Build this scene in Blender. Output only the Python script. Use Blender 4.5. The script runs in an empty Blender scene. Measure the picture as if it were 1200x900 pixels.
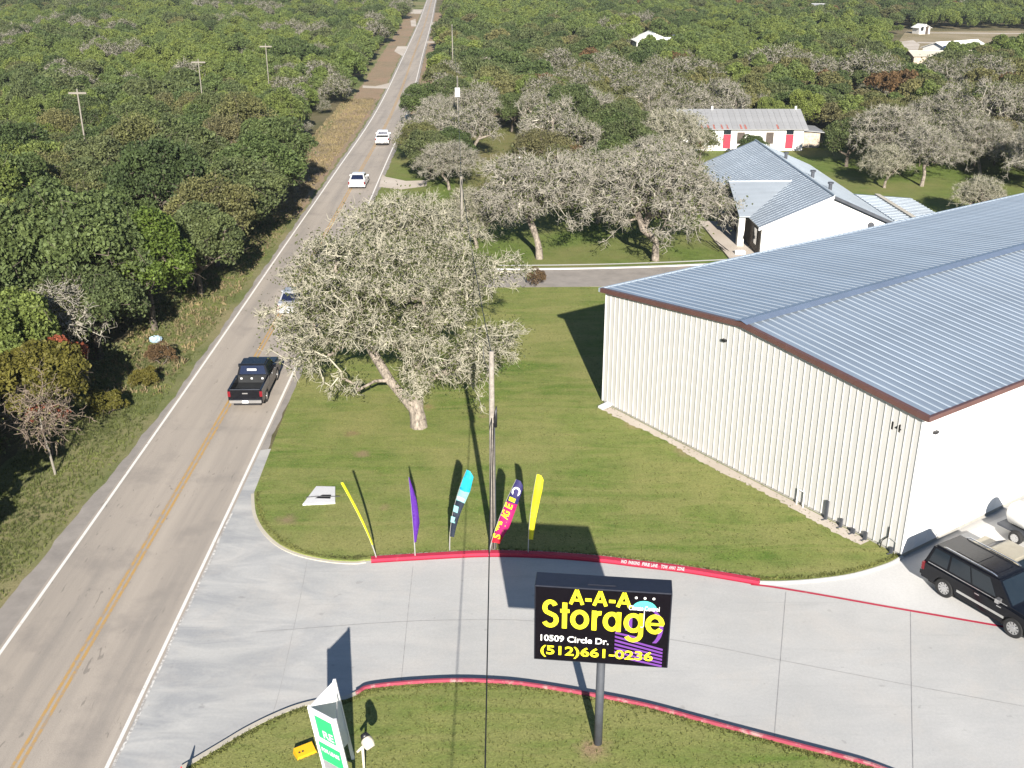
import bpy, bmesh, math, random
import numpy as np
from mathutils import Vector, Matrix
R = math.radians
PI = math.pi
random.seed(11)
rng = np.random.default_rng(7)

# ------------------------------------------------------------------ camera, sky, sun, exposure
S = bpy.context.scene
C = S.collection
CAM_H, PITCH, FOC = 26.0, 22.75, 1250.0 / 1200.0 * 36.0
cam = bpy.data.cameras.new('camera'); camo = bpy.data.objects.new('camera', cam); C.objects.link(camo)
cam.lens = FOC; cam.sensor_width = 36.0; cam.sensor_fit = 'HORIZONTAL'
cam.clip_start = 0.5; cam.clip_end = 6000
camo.location = (0, 0, CAM_H); camo.rotation_euler = (R(90 - PITCH), 0, 0)
S.camera = camo
SUN_EL = 24.0
SUN_DIR = Vector((-0.105 * math.cos(R(SUN_EL)), 0.9945 * math.cos(R(SUN_EL)), -math.sin(R(SUN_EL))))   # the way the light travels
W = bpy.data.worlds.new('World'); S.world = W; W.use_nodes = True
wn = W.node_tree; bg = wn.nodes['Background']; bg.inputs[1].default_value = 0.05
sky = wn.nodes.new('ShaderNodeTexSky'); sky.sky_type = 'NISHITA'; sky.sun_disc = False
sky.sun_elevation = R(SUN_EL); sky.sun_rotation = R(180 - 6.0); sky.air_density = 1.0; sky.dust_density = 0.2; sky.ozone_density = 3.0
wn.links.new(sky.outputs[0], bg.inputs[0])
sl = bpy.data.lights.new('sun', 'SUN'); sl.energy = 5.0; sl.angle = R(0.5); sl.color = (1.0, 0.94, 0.86)
so = bpy.data.objects.new('sun', sl); C.objects.link(so); so.location = (10, -40, 60)
so.rotation_euler = SUN_DIR.to_track_quat('-Z', 'Y').to_euler()
S.view_settings.view_transform = 'Standard'; S.view_settings.look = 'None'
S.view_settings.exposure = 1.22; S.view_settings.gamma = 1.0; S.view_settings.use_curve_mapping = False
S.cycles.max_bounces = 5; S.cycles.diffuse_bounces = 1; S.cycles.glossy_bounces = 2
S.cycles.transmission_bounces = 3; S.cycles.transparent_max_bounces = 6
S.cycles.use_denoising = True

def site(px, py, z=0.0):
    """survey reading on the 1200 x 900 photograph -> the world point at height z that it shows"""
    u = (px - 600) / 1250; v = (py - 450) / 1250
    s, c = math.sin(R(PITCH)), math.cos(R(PITCH))
    t = (CAM_H - z) / (s + v * c)
    return Vector((u * t, t * (c - v * s), z))

# ------------------------------------------------------------------ materials
def lin(r, g, b):
    f = lambda c: (c / 255 / 12.92) if c / 255 <= 0.04045 else ((c / 255 + 0.055) / 1.055) ** 2.4
    return (f(r), f(g), f(b), 1)
def nodes(name):
    m = bpy.data.materials.new(name); m.use_nodes = True
    t = m.node_tree; return m, t, t.nodes['Principled BSDF']
def N(t, kind, **kw):
    n = t.nodes.new(kind)
    for k, v in kw.items():
        if hasattr(n, k) and not k.startswith('i_'): setattr(n, k, v)
    return n
def noise(t, scale, detail=4, rough=0.6, vec=None, stretch=None, dist=0.0):
    n = t.nodes.new('ShaderNodeTexNoise'); n.inputs['Scale'].default_value = scale
    n.inputs['Detail'].default_value = detail; n.inputs['Roughness'].default_value = rough; n.inputs['Distortion'].default_value = dist
    g = t.nodes.new('ShaderNodeTexCoord')
    src = g.outputs['Object'] if vec is None else vec
    if stretch:
        mp = t.nodes.new('ShaderNodeMapping'); mp.inputs['Scale'].default_value = stretch[:3]
        if len(stretch) > 3: mp.inputs['Rotation'].default_value = (0, 0, stretch[3])
        t.links.new(src, mp.inputs[0]); src = mp.outputs[0]
    t.links.new(src, n.inputs[0]); return n.outputs['Fac']
def ramp(t, fac, stops):
    r = t.nodes.new('ShaderNodeValToRGB'); e = r.color_ramp.elements
    while len(e) > 1: e.remove(e[-1])
    e[0].position = stops[0][0]; e[0].color = stops[0][1] if len(stops[0][1]) == 4 else (*stops[0][1], 1)
    for p, c in stops[1:]:
        k = e.new(p); k.color = c if len(c) == 4 else (*c, 1)
    t.links.new(fac, r.inputs[0]); return r.outputs[0]
def mix(t, fac, a, b, mode='MIX'):
    m = t.nodes.new('ShaderNodeMix'); m.data_type = 'RGBA'; m.blend_type = mode
    if isinstance(fac, (int, float)): m.inputs[0].default_value = fac
    else: t.links.new(fac, m.inputs[0])
    for i, x in ((6, a), (7, b)):
        if isinstance(x, tuple): m.inputs[i].default_value = x if len(x) == 4 else (*x, 1)
        else: t.links.new(x, m.inputs[i])
    return m.outputs[2]
def bump(t, b, fac, strength, dist=0.05):
    n = t.nodes.new('ShaderNodeBump'); n.inputs['Strength'].default_value = strength; n.inputs['Distance'].default_value = dist
    t.links.new(fac, n.inputs['Height']); t.links.new(n.outputs[0], b.inputs['Normal'])
G = lambda v: (v, v, v, 1)

def plain(name, col, rough=0.6, metal=0.0, var=0.15, scale=3.0, spec=0.5, coat=0.0):
    m, t, b = nodes(name)
    n = noise(t, scale, 5, 0.65)
    c0 = tuple(max(0, x * (1 - var)) for x in col[:3]); c1 = tuple(min(1, x * (1 + var)) for x in col[:3])
    t.links.new(ramp(t, n, [(0.3, c0), (0.7, c1)]), b.inputs['Base Color'])
    b.inputs['Roughness'].default_value = rough; b.inputs['Metallic'].default_value = metal
    b.inputs['Specular IOR Level'].default_value = spec; b.inputs['Coat Weight'].default_value = coat
    if metal > 0 or rough < 0.5:
        t.links.new(ramp(t, noise(t, scale * 2.3, 4), [(0.3, G(rough * 0.85)), (0.75, G(min(1, rough * 1.2)))]), b.inputs['Roughness'])
    return m

def grass_mat(name, c_dark, c_mid, c_dry, dry_pos=0.62, stripe=None, patches=()):
    m, t, b = nodes(name)
    big = noise(t, 0.09, 6, 0.62); mid = noise(t, 0.8, 6, 0.7); fine = noise(t, 14, 3, 0.7)
    base = ramp(t, mid, [(0.32, c_dark), (0.62, c_mid)])
    base = mix(t, ramp(t, big, [(dry_pos - 0.13, G(0)), (dry_pos + 0.1, G(0.85))]), base, c_dry)
    if stripe is not None:
        s = noise(t, 0.5, 5, 0.6, stretch=(0.3, 1.5, 1, stripe), dist=1.2)
        base = mix(t, ramp(t, s, [(0.38, G(0.0)), (0.62, G(0.58))]), base, c_dry)
    for (x, y, r0, col) in patches:
        g = t.nodes.new('ShaderNodeTexCoord'); mp = t.nodes.new('ShaderNodeMapping'); mp.vector_type = 'POINT'
        mp.inputs['Location'].default_value = (-x, -y, 0)
        t.links.new(g.outputs['Object'], mp.inputs[0])
        ln = t.nodes.new('ShaderNodeVectorMath'); ln.operation = 'LENGTH'; t.links.new(mp.outputs[0], ln.inputs[0])
        dv = t.nodes.new('ShaderNodeMath'); dv.operation = 'DIVIDE'; t.links.new(ln.outputs['Value'], dv.inputs[0]); dv.inputs[1].default_value = r0 * 2.6
        ad = t.nodes.new('ShaderNodeMath'); ad.operation = 'ADD'; t.links.new(mid, ad.inputs[0]); t.links.new(dv.outputs[0], ad.inputs[1])
        base = mix(t, ramp(t, ad.outputs[0], [(0.55, G(0.8)), (0.9, G(0.0))]), base, col)
    col = mix(t, 1.0, base, ramp(t, fine, [(0.25, G(0.62)), (0.75, G(1.3))]), 'MULTIPLY')
    t.links.new(col, b.inputs['Base Color']); b.inputs['Roughness'].default_value = 0.95; b.inputs['Specular IOR Level'].default_value = 0.1
    bump(t, b, fine, 0.6, 0.04)
    return m

M = {}
M['lawn'] = grass_mat('lawn_grass', (0.085, 0.145, 0.026), (0.150, 0.200, 0.045), (0.265, 0.250, 0.095), 0.56, stripe=-0.22,
                      patches=((-5.1, 58.2, 0.55, (0.33, 0.2, 0.12)), (-8.2, 52.0, 0.5, (0.26, 0.19, 0.11)), (-9.0, 54.5, 0.5, (0.24, 0.17, 0.09)), (-1.7, 56.8, 0.4, (0.3, 0.22, 0.13)), (2.8, 29.2, 0.7, (0.3, 0.2, 0.13)), (7.0, 55.6, 0.7, (0.3, 0.22, 0.13)), (-6.3, 46.0, 0.4, (0.27, 0.2, 0.11)), (9.5, 52.2, 0.8, (0.28, 0.22, 0.12)), (-10.9, 44.8, 0.6, (0.25, 0.18, 0.11)), (-8.6, 26.0, 0.8, (0.27, 0.17, 0.1))))
M['lawn_far'] = grass_mat('lawn_far', (0.095, 0.135, 0.03), (0.14, 0.19, 0.045), (0.21, 0.20, 0.08), 0.56)
M['lawn_strip'] = grass_mat('pasture_grass', (0.1, 0.13, 0.035), (0.15, 0.17, 0.05), (0.2, 0.17, 0.08), 0.5)
M['verge'] = grass_mat('verge_grass', (0.09, 0.12, 0.036), (0.155, 0.175, 0.065), (0.28, 0.235, 0.13), 0.53)
M['dry_verge'] = grass_mat('dry_verge', (0.19, 0.155, 0.095), (0.28, 0.225, 0.145), (0.31, 0.215, 0.145), 0.5)
M['field'] = grass_mat('dry_field', (0.2, 0.17, 0.09), (0.27, 0.22, 0.13), (0.33, 0.27, 0.18), 0.5)
M['floor'] = grass_mat('woodland_floor', (0.08, 0.08, 0.035), (0.13, 0.12, 0.06), (0.20, 0.16, 0.10), 0.55)

def asphalt():
    m, t, b = nodes('chip_seal_asphalt')
    long_ = noise(t, 0.9, 4, 0.6, stretch=(1.0, 0.045, 1, 0.012)); mid = noise(t, 0.35, 6, 0.65); fine = noise(t, 22, 3, 0.8)
    c = ramp(t, long_, [(0.3, (0.285, 0.255, 0.222)), (0.5, (0.355, 0.312, 0.265)), (0.7, (0.40, 0.35, 0.295))])
    c = mix(t, ramp(t, mid, [(0.52, G(0)), (0.7, G(0.5))]), c, (0.21, 0.19, 0.172))
    # tyre polished tracks along the lanes, object x measured across the road
    tar = noise(t, 3.0, 3, 0.6, stretch=(1, 0.25, 1), dist=1.5)
    c = mix(t, ramp(t, tar, [(0.66, G(0)), (0.70, G(0.45))]), c, (0.11, 0.10, 0.09))
    c = mix(t, 1.0, c, ramp(t, fine, [(0.3, G(0.85)), (0.7, G(1.12))]), 'MULTIPLY')
    t.links.new(c, b.inputs['Base Color']); b.inputs['Roughness'].default_value = 0.9; b.inputs['Specular IOR Level'].default_value = 0.2
    bump(t, b, fine, 0.3, 0.01); return m
M['asphalt'] = asphalt()
def shoulder():
    m, t, b = nodes('shoulder_asphalt')
    c = ramp(t, noise(t, 0.8, 6, 0.7), [(0.3, (0.215, 0.195, 0.175)), (0.7, (0.31, 0.28, 0.25))])
    t.links.new(c, b.inputs['Base Color']); b.inputs['Roughness'].default_value = 0.95; return m
M['shoulder'] = shoulder()
def concrete(name, a, bb, stain=(0.235, 0.245, 0.26), sx=0.0, amt=0.62):
    m, t, b = nodes(name)
    big = noise(t, 0.16, 7, 0.62); fine = noise(t, 9, 4, 0.75)
    c = ramp(t, big, [(0.3, a), (0.65, bb)])
    if amt > 0:
        g = t.nodes.new('ShaderNodeTexCoord'); sp = t.nodes.new('ShaderNodeSeparateXYZ'); t.links.new(g.outputs['Object'], sp.inputs[0])
        near = ramp(t, sp.outputs[0], [(0.0, G(0)), (1.0, G(0))])
        mr = t.nodes.new('ShaderNodeMapRange'); t.links.new(sp.outputs[0], mr.inputs[0])
        mr.inputs[1].default_value = -13.5; mr.inputs[2].default_value = -3.0; mr.inputs[3].default_value = amt; mr.inputs[4].default_value = 0.14
        sm = noise(t, 0.55, 6, 0.62, stretch=(0.45, 1.3, 1, 0.25), dist=1.1)
        ms = ramp(t, sm, [(0.38, G(0)), (0.62, G(1))])
        mu = t.nodes.new('ShaderNodeMath'); mu.operation = 'MULTIPLY'; t.links.new(ms, mu.inputs[0]); t.links.new(mr.outputs[0], mu.inputs[1])
        c = mix(t, mu.outputs[0], c, stain)
    if amt > 0:
        sp1 = noise(t, 1.7, 3, 0.5); c = mix(t, ramp(t, sp1, [(0.69, G(0)), (0.73, G(0.3))]), c, (0.16, 0.155, 0.15))
        ty = noise(t, 1.3, 4, 0.6, stretch=(0.10, 2.2, 1, 0.30), dist=0.4); c = mix(t, ramp(t, ty, [(0.60, G(0)), (0.70, G(0.16))]), c, (0.2, 0.2, 0.2))
        wm = noise(t, 0.3, 5, 0.7, dist=0.6); c = mix(t, ramp(t, wm, [(0.48, G(0)), (0.62, G(0.3))]), c, (0.50, 0.465, 0.42))
    c = mix(t, 1.0, c, ramp(t, fine, [(0.3, G(0.93)), (0.7, G(1.05))]), 'MULTIPLY')
    t.links.new(c, b.inputs['Base Color']); b.inputs['Roughness'].default_value = 0.85; b.inputs['Specular IOR Level'].default_value = 0.25
    bump(t, b, fine, 0.15, 0.01); return m
M['drive'] = concrete('drive_concrete', (0.405, 0.40, 0.382), (0.48, 0.472, 0.452))
M['apron'] = concrete('apron_concrete', (0.48, 0.475, 0.455), (0.56, 0.55, 0.53), amt=0)
M['kerb'] = concrete('kerb_concrete', (0.42, 0.38, 0.31), (0.52, 0.48, 0.4), amt=0)
M['pad'] = concrete('pad_concrete', (0.5, 0.5, 0.5), (0.62, 0.62, 0.62), amt=0)
M['caliche'] = concrete('pale_gravel', (0.4, 0.34, 0.27), (0.55, 0.49, 0.42), amt=0)
M['joint'] = plain('joint_sealant', (0.29, 0.285, 0.28), 0.9, var=0.3)
def worn(name, col, under, cover=0.42, scale=2.0):
    m, t, b = nodes(name)
    n = noise(t, scale, 7, 0.75)
    c = mix(t, ramp(t, n, [(cover - 0.06, G(0)), (cover + 0.06, G(1))]), under, col)
    t.links.new(c, b.inputs['Base Color']); b.inputs['Roughness'].default_value = 0.7; return m
M['white_line'] = worn('white_road_paint', (0.72, 0.69, 0.64), (0.36, 0.31, 0.26), 0.36)
M['yellow_line'] = worn('yellow_road_paint', (0.44, 0.27, 0.09), (0.31, 0.25, 0.19), 0.46)
M['old_line'] = worn('old_white_paint', (0.66, 0.64, 0.6), (0.32, 0.30, 0.28), 0.52, 5.0)
M['red_kerb'] = worn('red_kerb_paint', (0.40, 0.02, 0.052), (0.42, 0.2, 0.17), 0.34)
M['red_kerb_worn'] = worn('worn_red_kerb_paint', (0.29, 0.045, 0.075), (0.36, 0.22, 0.21), 0.42)
M['white_letter'] = plain('white_letter_paint', (0.75, 0.72, 0.70), 0.6, var=0.06)

def wall(name, col):
    m = plain(name, col, 0.5, 0.0, var=0.03, scale=0.7); t = m.node_tree; b = t.nodes['Principled BSDF']; src = b.inputs['Base Color'].links[0].from_socket
    oi = t.nodes.new('ShaderNodeObjectInfo'); c2 = mix(t, 1.0, src, ramp(t, oi.outputs['Random'], [(0.0, G(0.985)), (1.0, G(1.015))]), 'MULTIPLY')
    st = noise(t, 2.2, 5, 0.7, stretch=(3, 3, 0.12)); c2 = mix(t, 1.0, c2, ramp(t, st, [(0.4, G(0.95)), (0.6, G(1.02))]), 'MULTIPLY')
    t.links.new(c2, b.inputs['Base Color']); return m
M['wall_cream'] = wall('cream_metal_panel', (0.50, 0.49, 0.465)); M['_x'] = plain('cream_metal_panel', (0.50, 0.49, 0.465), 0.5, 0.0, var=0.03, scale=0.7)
M['wall_sunlit_trim'] = plain('sunlit_panel_and_trim', (0.82, 0.81, 0.79), 0.5, 0.0, var=0.03, scale=0.7)  # gable cladding with full sun put into a paler colour; also white trim
M['stucco'] = plain('white_stucco', (0.72, 0.70, 0.66), 0.85, var=0.06, scale=1.2)
M['slab'] = plain('slab_edge', (0.30, 0.29, 0.26), 0.85, var=0.15)
M['brown_trim'] = plain('brown_metal_trim', (0.105, 0.052, 0.045), 0.45, 0.0, var=0.12, scale=1.5)
def metal_roof(name, col, rough, metal, var=0.08):
    m, t, b = nodes(name)
    n = noise(t, 0.25, 5, 0.6); f = noise(t, 5, 5, 0.7)
    c = ramp(t, n, [(0.3, tuple(x * (1 - var) for x in col)), (0.7, tuple(min(1, x * (1 + var)) for x in col))])
    t.links.new(c, b.inputs['Base Color'])
    t.links.new(ramp(t, f, [(0.3, G(rough * 0.85)), (0.7, G(rough * 1.15))]), b.inputs['Roughness'])
    oi = t.nodes.new('ShaderNodeObjectInfo'); c2 = mix(t, 1.0, c, ramp(t, oi.outputs['Random'], [(0.0, G(0.94)), (1.0, G(1.05))]), 'MULTIPLY')
    st = noise(t, 1.2, 4, 0.6, stretch=(0.12, 2.5, 1)); c2 = mix(t, 1.0, c2, ramp(t, st, [(0.35, G(0.93)), (0.65, G(1.04))]), 'MULTIPLY')
    t.links.new(c2, b.inputs['Base Color'])
    b.inputs['Metallic'].default_value = metal; return m
M['galv'] = metal_roof('galvalume_roof', (0.35, 0.415, 0.485), 0.42, 0.5)
M['galv_rib'] = metal_roof('galvalume_rib', (0.47, 0.53, 0.585), 0.4, 0.4)
M['galv_ridge'] = metal_roof('ridge_cap_metal', (0.24, 0.30, 0.40), 0.4, 0.5)
M['roof_gray'] = metal_roof('gray_standing_seam', (0.37, 0.41, 0.445), 0.45, 0.4)
M['roof_old'] = metal_roof('old_tin_roof', (0.33, 0.33, 0.33), 0.6, 0.25, 0.2)
M['rust'] = plain('rust_streak', (0.28, 0.10, 0.08), 0.8, var=0.4, scale=4)
M['red_door'] = plain('red_door', (0.27, 0.018, 0.04), 0.5, var=0.1)
M['stone'] = plain('limestone', (0.42, 0.36, 0.28), 0.9, var=0.35, scale=2.5)
M['dark_wood'] = plain('dark_wood', (0.06, 0.045, 0.035), 0.7, var=0.3)
M['black'] = plain('black_paint', (0.012, 0.012, 0.014), 0.4, var=0.2)
M['sign_black'] = plain('sign_face_black', (0.003, 0.002, 0.004), 0.75, var=0.2, spec=0.08)
M['sign_navy'] = plain('sign_cabinet', (0.012, 0.014, 0.024), 0.4, 0.0, var=0.15)
M['sign_yellow'] = plain('sign_yellow', (0.78, 0.70, 0.02), 0.5, var=0.03)
M['sign_white'] = plain('sign_white', (0.75, 0.75, 0.72), 0.5, var=0.03)
M['sign_purple'] = plain('sign_purple', (0.125, 0.035, 0.24), 0.5, var=0.1)
M['teal'] = plain('sign_teal', (0.08, 0.60, 0.50), 0.5, var=0.05)
M['post'] = plain('painted_steel_post', (0.05, 0.055, 0.066), 0.7, 0.0, var=0.25, scale=1.5)
M['green_print'] = plain('green_print', (0.03, 0.55, 0.17), 0.5, var=0.05)
M['board_white'] = plain('white_sign_board', (0.78, 0.78, 0.78), 0.5, var=0.03)
M['board_gray'] = plain('gray_sign_board', (0.28, 0.28, 0.3), 0.6, var=0.1)
M['yellow_plastic'] = plain('yellow_plastic', (0.6, 0.33, 0.01), 0.5, var=0.06)
M['cream_metal'] = plain('cream_enamel', (0.6, 0.55, 0.45), 0.5, var=0.2, scale=12)
M['red_plastic'] = plain('red_plastic', (0.6, 0.03, 0.03), 0.5, var=0.1)
M['pole_wood'] = plain('weathered_pole', (0.235, 0.21, 0.18), 0.9, var=0.3, scale=6)
M['wire'] = plain('wire', (0.01, 0.01, 0.01), 0.5, var=0.1)
M['wire_light'] = plain('bright_wire', (0.35, 0.33, 0.3), 0.5, var=0.1)
M['galv_steel'] = plain('galvanised_steel', (0.5, 0.5, 0.48), 0.4, 0.5, var=0.1)
M['pole_light'] = plain('pale_pole', (0.20, 0.18, 0.15), 0.8, var=0.15)
for k, c in (('yellow', (0.72, 0.68, 0.02)), ('purple', (0.10, 0.02, 0.30)), ('cyan', (0.01, 0.42, 0.58)), ('navy', (0.03, 0.025, 0.12)),
             ('red', (0.55, 0.01, 0.03)), ('magenta', (0.45, 0.01, 0.14)), ('white', (0.75, 0.75, 0.75)), ('dark', (0.02, 0.03, 0.05)), ('mint', (0.3, 0.6, 0.6))):
    m, t, b = nodes('flag_' + k)
    n = noise(t, 2.5, 4, 0.6)
    cc = ramp(t, n, [(0.3, tuple(x * 0.85 for x in c)), (0.7, tuple(min(1, x * 1.1) for x in c))])
    t.links.new(cc, b.inputs['Base Color']); b.inputs['Roughness'].default_value = 0.65
    tr = t.nodes.new('ShaderNodeBsdfTranslucent'); t.links.new(cc, tr.inputs[0])
    ms = t.nodes.new('ShaderNodeMixShader'); ms.inputs[0].default_value = 0.25
    t.links.new(b.outputs[0], ms.inputs[1]); t.links.new(tr.outputs[0], ms.inputs[2]); t.links.new(ms.outputs[0], t.nodes['Material Output'].inputs[0])
    M['flag_' + k] = m
M['car_black'] = plain('black_car_paint', (0.004, 0.0045, 0.007), 0.2, 0.0, var=0.15, coat=0.1, spec=0.35)
M['car_white'] = plain('white_car_paint', (0.72, 0.72, 0.72), 0.3, 0.0, var=0.03, coat=0.4)
M['car_silver'] = plain('silver_car_paint', (0.42, 0.43, 0.45), 0.3, 0.3, var=0.04, coat=0.4)
M['car_beige'] = plain('beige_car_paint', (0.32, 0.29, 0.22), 0.45, 0.1, var=0.1, coat=0.2)
M['glass'] = plain('tinted_glass', (0.012, 0.018, 0.024), 0.08, 0.0, var=0.1, spec=0.8)
M['glass_blue'] = plain('rear_glass', (0.01, 0.015, 0.04), 0.12, 0.0, var=0.1, spec=0.5)
M['tyre'] = plain('tyre_rubber', (0.015, 0.015, 0.015), 0.85, var=0.2)
M['chrome'] = plain('chrome', (0.62, 0.62, 0.62), 0.22, 0.85, var=0.05)
M['tail'] = plain('tail_light', (0.16, 0.006, 0.012), 0.2, var=0.1)
M['lamp'] = plain('lamp_lens', (0.6, 0.6, 0.6), 0.15, var=0.05)
M['bed'] = plain('bed_liner', (0.009, 0.01, 0.011), 0.7, var=0.3)
M['plate'] = plain('licence_plate', (0.7, 0.7, 0.7), 0.5, var=0.02)
M['dish'] = plain('white_enamel', (0.75, 0.74, 0.7), 0.4, var=0.05)

def bark(name, c0, c1, s=5):
    m, t, b = nodes(name)
    n = noise(t, s, 6, 0.7, stretch=(1, 1, 0.35))
    t.links.new(ramp(t, n, [(0.35, c0), (0.65, c1)]), b.inputs['Base Color']); b.inputs['Roughness'].default_value = 0.95
    bump(t, b, n, 0.6, 0.04); return m
M['bark_pale'] = bark('lichen_bark', (0.075, 0.062, 0.05), (0.34, 0.29, 0.235), 7)
M['bark_dark'] = bark('dark_bark', (0.06, 0.05, 0.04), (0.16, 0.13, 0.10))
M['twig'] = bark('lichen_twig', (0.22, 0.21, 0.15), (0.46, 0.43, 0.33), 1.2)
M['twig_gray'] = bark('gray_twig', (0.21, 0.195, 0.155), (0.40, 0.37, 0.305), 1.2)
M['twig_brown'] = bark('brown_twig', (0.13, 0.10, 0.075), (0.27, 0.21, 0.16), 1.5)

def leaf(name, stops, var=0.4, trans=0.4, scale=0.9):
    """foliage: colour of the individual from its random number, leaf to leaf change from a noise"""
    m, t, b = nodes(name)
    oi = t.nodes.new('ShaderNodeObjectInfo')
    c = ramp(t, oi.outputs['Random'], [(i / max(1, len(stops) - 1), s) for i, s in enumerate(stops)])
    n = noise(t, scale, 4, 0.7); f = noise(t, 11.0, 2, 0.7)
    c = mix(t, 1.0, c, ramp(t, n, [(0.3, (1 - var * 0.8, 1 - var * 0.75, 1 - var * 0.7)), (0.7, (1 + var, 1 + var * 0.85, 1 + var * 0.4))]), 'MULTIPLY')
    c = mix(t, 1.0, c, ramp(t, f, [(0.35, G(0.6)), (0.65, G(1.45))]), 'MULTIPLY')
    t.links.new(c, b.inputs['Base Color']); b.inputs['Roughness'].default_value = 0.6; b.inputs['Specular IOR Level'].default_value = 0.25
    tr = t.nodes.new('ShaderNodeBsdfTranslucent'); t.links.new(c, tr.inputs[0])
    ms = t.nodes.new('ShaderNodeMixShader'); ms.inputs[0].default_value = trans
    t.links.new(b.outputs[0], ms.inputs[1]); t.links.new(tr.outputs[0], ms.inputs[2]); t.links.new(ms.outputs[0], t.nodes['Material Output'].inputs[0])
    return m
M['leaf_oak'] = leaf('live_oak_leaves', [(0.069, 0.100, 0.039), (0.098, 0.138, 0.049), (0.122, 0.143, 0.065), (0.082, 0.116, 0.046)])
M['leaf_juniper'] = leaf('juniper_leaves', [(0.125, 0.172, 0.050), (0.177, 0.218, 0.059), (0.145, 0.189, 0.062), (0.115, 0.160, 0.056)])
M['leaf_olive'] = leaf('olive_leaves', [(0.138, 0.149, 0.061), (0.179, 0.171, 0.074), (0.117, 0.134, 0.055), (0.165, 0.149, 0.080)])
M['leaf_lichen'] = leaf('gray_green_leaves', [(0.085, 0.10, 0.038), (0.10, 0.115, 0.045)], 0.5)
M['leaf_yellow'] = leaf('yellow_green_leaves', [(0.125, 0.125, 0.028), (0.145, 0.125, 0.03)], 0.35)
M['leaf_red'] = leaf('red_leaves', [(0.25, 0.075, 0.04), (0.22, 0.065, 0.04)], 0.4)
M['leaf_brown'] = leaf('rusty_leaves', [(0.16, 0.10, 0.05), (0.14, 0.095, 0.055)], 0.4)
M['leaf_bright'] = leaf('bright_leaves', [(0.10, 0.15, 0.03), (0.11, 0.16, 0.034)], 0.4)
M['weed'] = leaf('weeds', [(0.135, 0.16, 0.055), (0.135, 0.16, 0.055)], 0.5, scale=0.25)
M['weed_dry'] = leaf('dry_weeds', [(0.25, 0.205, 0.12), (0.25, 0.205, 0.12)], 0.4, scale=0.25)

# ------------------------------------------------------------------ mesh helpers
def props(o, label=None, cat=None, group=None, kind=None):
    for k, v in (('label', label), ('category', cat), ('group', group), ('kind', kind)):
        if v: o[k] = v
    return o
def thing(name, label, cat, loc=(0, 0, 0), rz=0.0, group=None):
    o = bpy.data.objects.new(name, None); C.objects.link(o); o.empty_display_size = 0.3
    o.location = loc; o.rotation_euler = (0, 0, rz); return props(o, label, cat, group)
class MB:
    def __init__(s): s.v = []; s.f = []; s.m = []
    def add(s, vs, fs, mi=0):
        n = len(s.v); s.v += [tuple(v) for v in vs]; s.f += [tuple(n + i for i in f) for f in fs]; s.m += [mi] * len(fs); return s
    def hexa(s, p, mi=0):     # 8 points: bottom ring 0-3, top ring 4-7
        return s.add(p, [(3, 2, 1, 0), (4, 5, 6, 7), (0, 1, 5, 4), (1, 2, 6, 5), (2, 3, 7, 6), (3, 0, 4, 7)], mi)
    def box(s, x0, x1, y0, y1, z0, z1, mi=0):
        return s.hexa([(x0, y0, z0), (x1, y0, z0), (x1, y1, z0), (x0, y1, z0), (x0, y0, z1), (x1, y0, z1), (x1, y1, z1), (x0, y1, z1)], mi)
    def tube(s, pts, rad, k=8, mi=0, cap=True):
        pts = [Vector(p) for p in pts]; rad = rad if hasattr(rad, '__len__') else [rad] * len(pts)
        rings = []; up = None
        for i, p in enumerate(pts):
            d = (pts[min(i + 1, len(pts) - 1)] - pts[max(i - 1, 0)]).normalized()
            a = Vector((0, 0, 1)) if abs(d.z) < 0.9 else Vector((1, 0, 0))
            if up is None: up = d.cross(a).normalized()
            up = (up - d * up.dot(d)).normalized(); w = d.cross(up)
            rings.append([p + (up * math.cos(2 * PI * j / k) + w * math.sin(2 * PI * j / k)) * rad[i] for j in range(k)])
        n = len(s.v)
        for r in rings: s.v += [tuple(q) for q in r]
        for i in range(len(rings) - 1):
            for j in range(k):
                a = n + i * k + j; b = n + i * k + (j + 1) % k
                s.f.append((a, b, b + k, a + k)); s.m.append(mi)
        if cap:
            s.f.append(tuple(n + j for j in range(k))[::-1]); s.m.append(mi)
            e = n + (len(rings) - 1) * k; s.f.append(tuple(e + j for j in range(k))); s.m.append(mi)
        return s
    def prism(s, poly, z0, z1, mi=0, side=None):
        k = len(poly); n = len(s.v)
        s.v += [(p[0], p[1], z0) for p in poly] + [(p[0], p[1], z1) for p in poly]
        s.f.append(tuple(n + k + i for i in range(k))); s.m.append(mi)
        s.f.append(tuple(n + i for i in range(k))[::-1]); s.m.append(mi)
        for i in range(k):
            j = (i + 1) % k; s.f.append((n + i, n + j, n + k + j, n + k + i)); s.m.append(mi if side is None else side)
        return s
    def build(s, name, mats, parent=None, smooth=False, loc=None, kind=None):
        me = bpy.data.meshes.new(name); me.from_pydata(s.v, [], s.f)
        for m in (mats if isinstance(mats, (list, tuple)) else [mats]): me.materials.append(m)
        if len(s.m): me.polygons.foreach_set('material_index', s.m)
        if smooth: me.polygons.foreach_set('use_smooth', [True] * len(me.polygons))
        me.update(); o = bpy.data.objects.new(name, me); C.objects.link(o)
        if parent: o.parent = parent
        if loc: o.location = loc
        if kind: o['kind'] = kind
        return o
def share(o, parent=None, loc=None, rz=None):
    c = o.copy(); C.objects.link(c)
    if parent is not None: c.parent = parent
    if loc is not None: c.location = loc
    if rz is not None: c.rotation_euler = (0, 0, rz)
    return c
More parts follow.
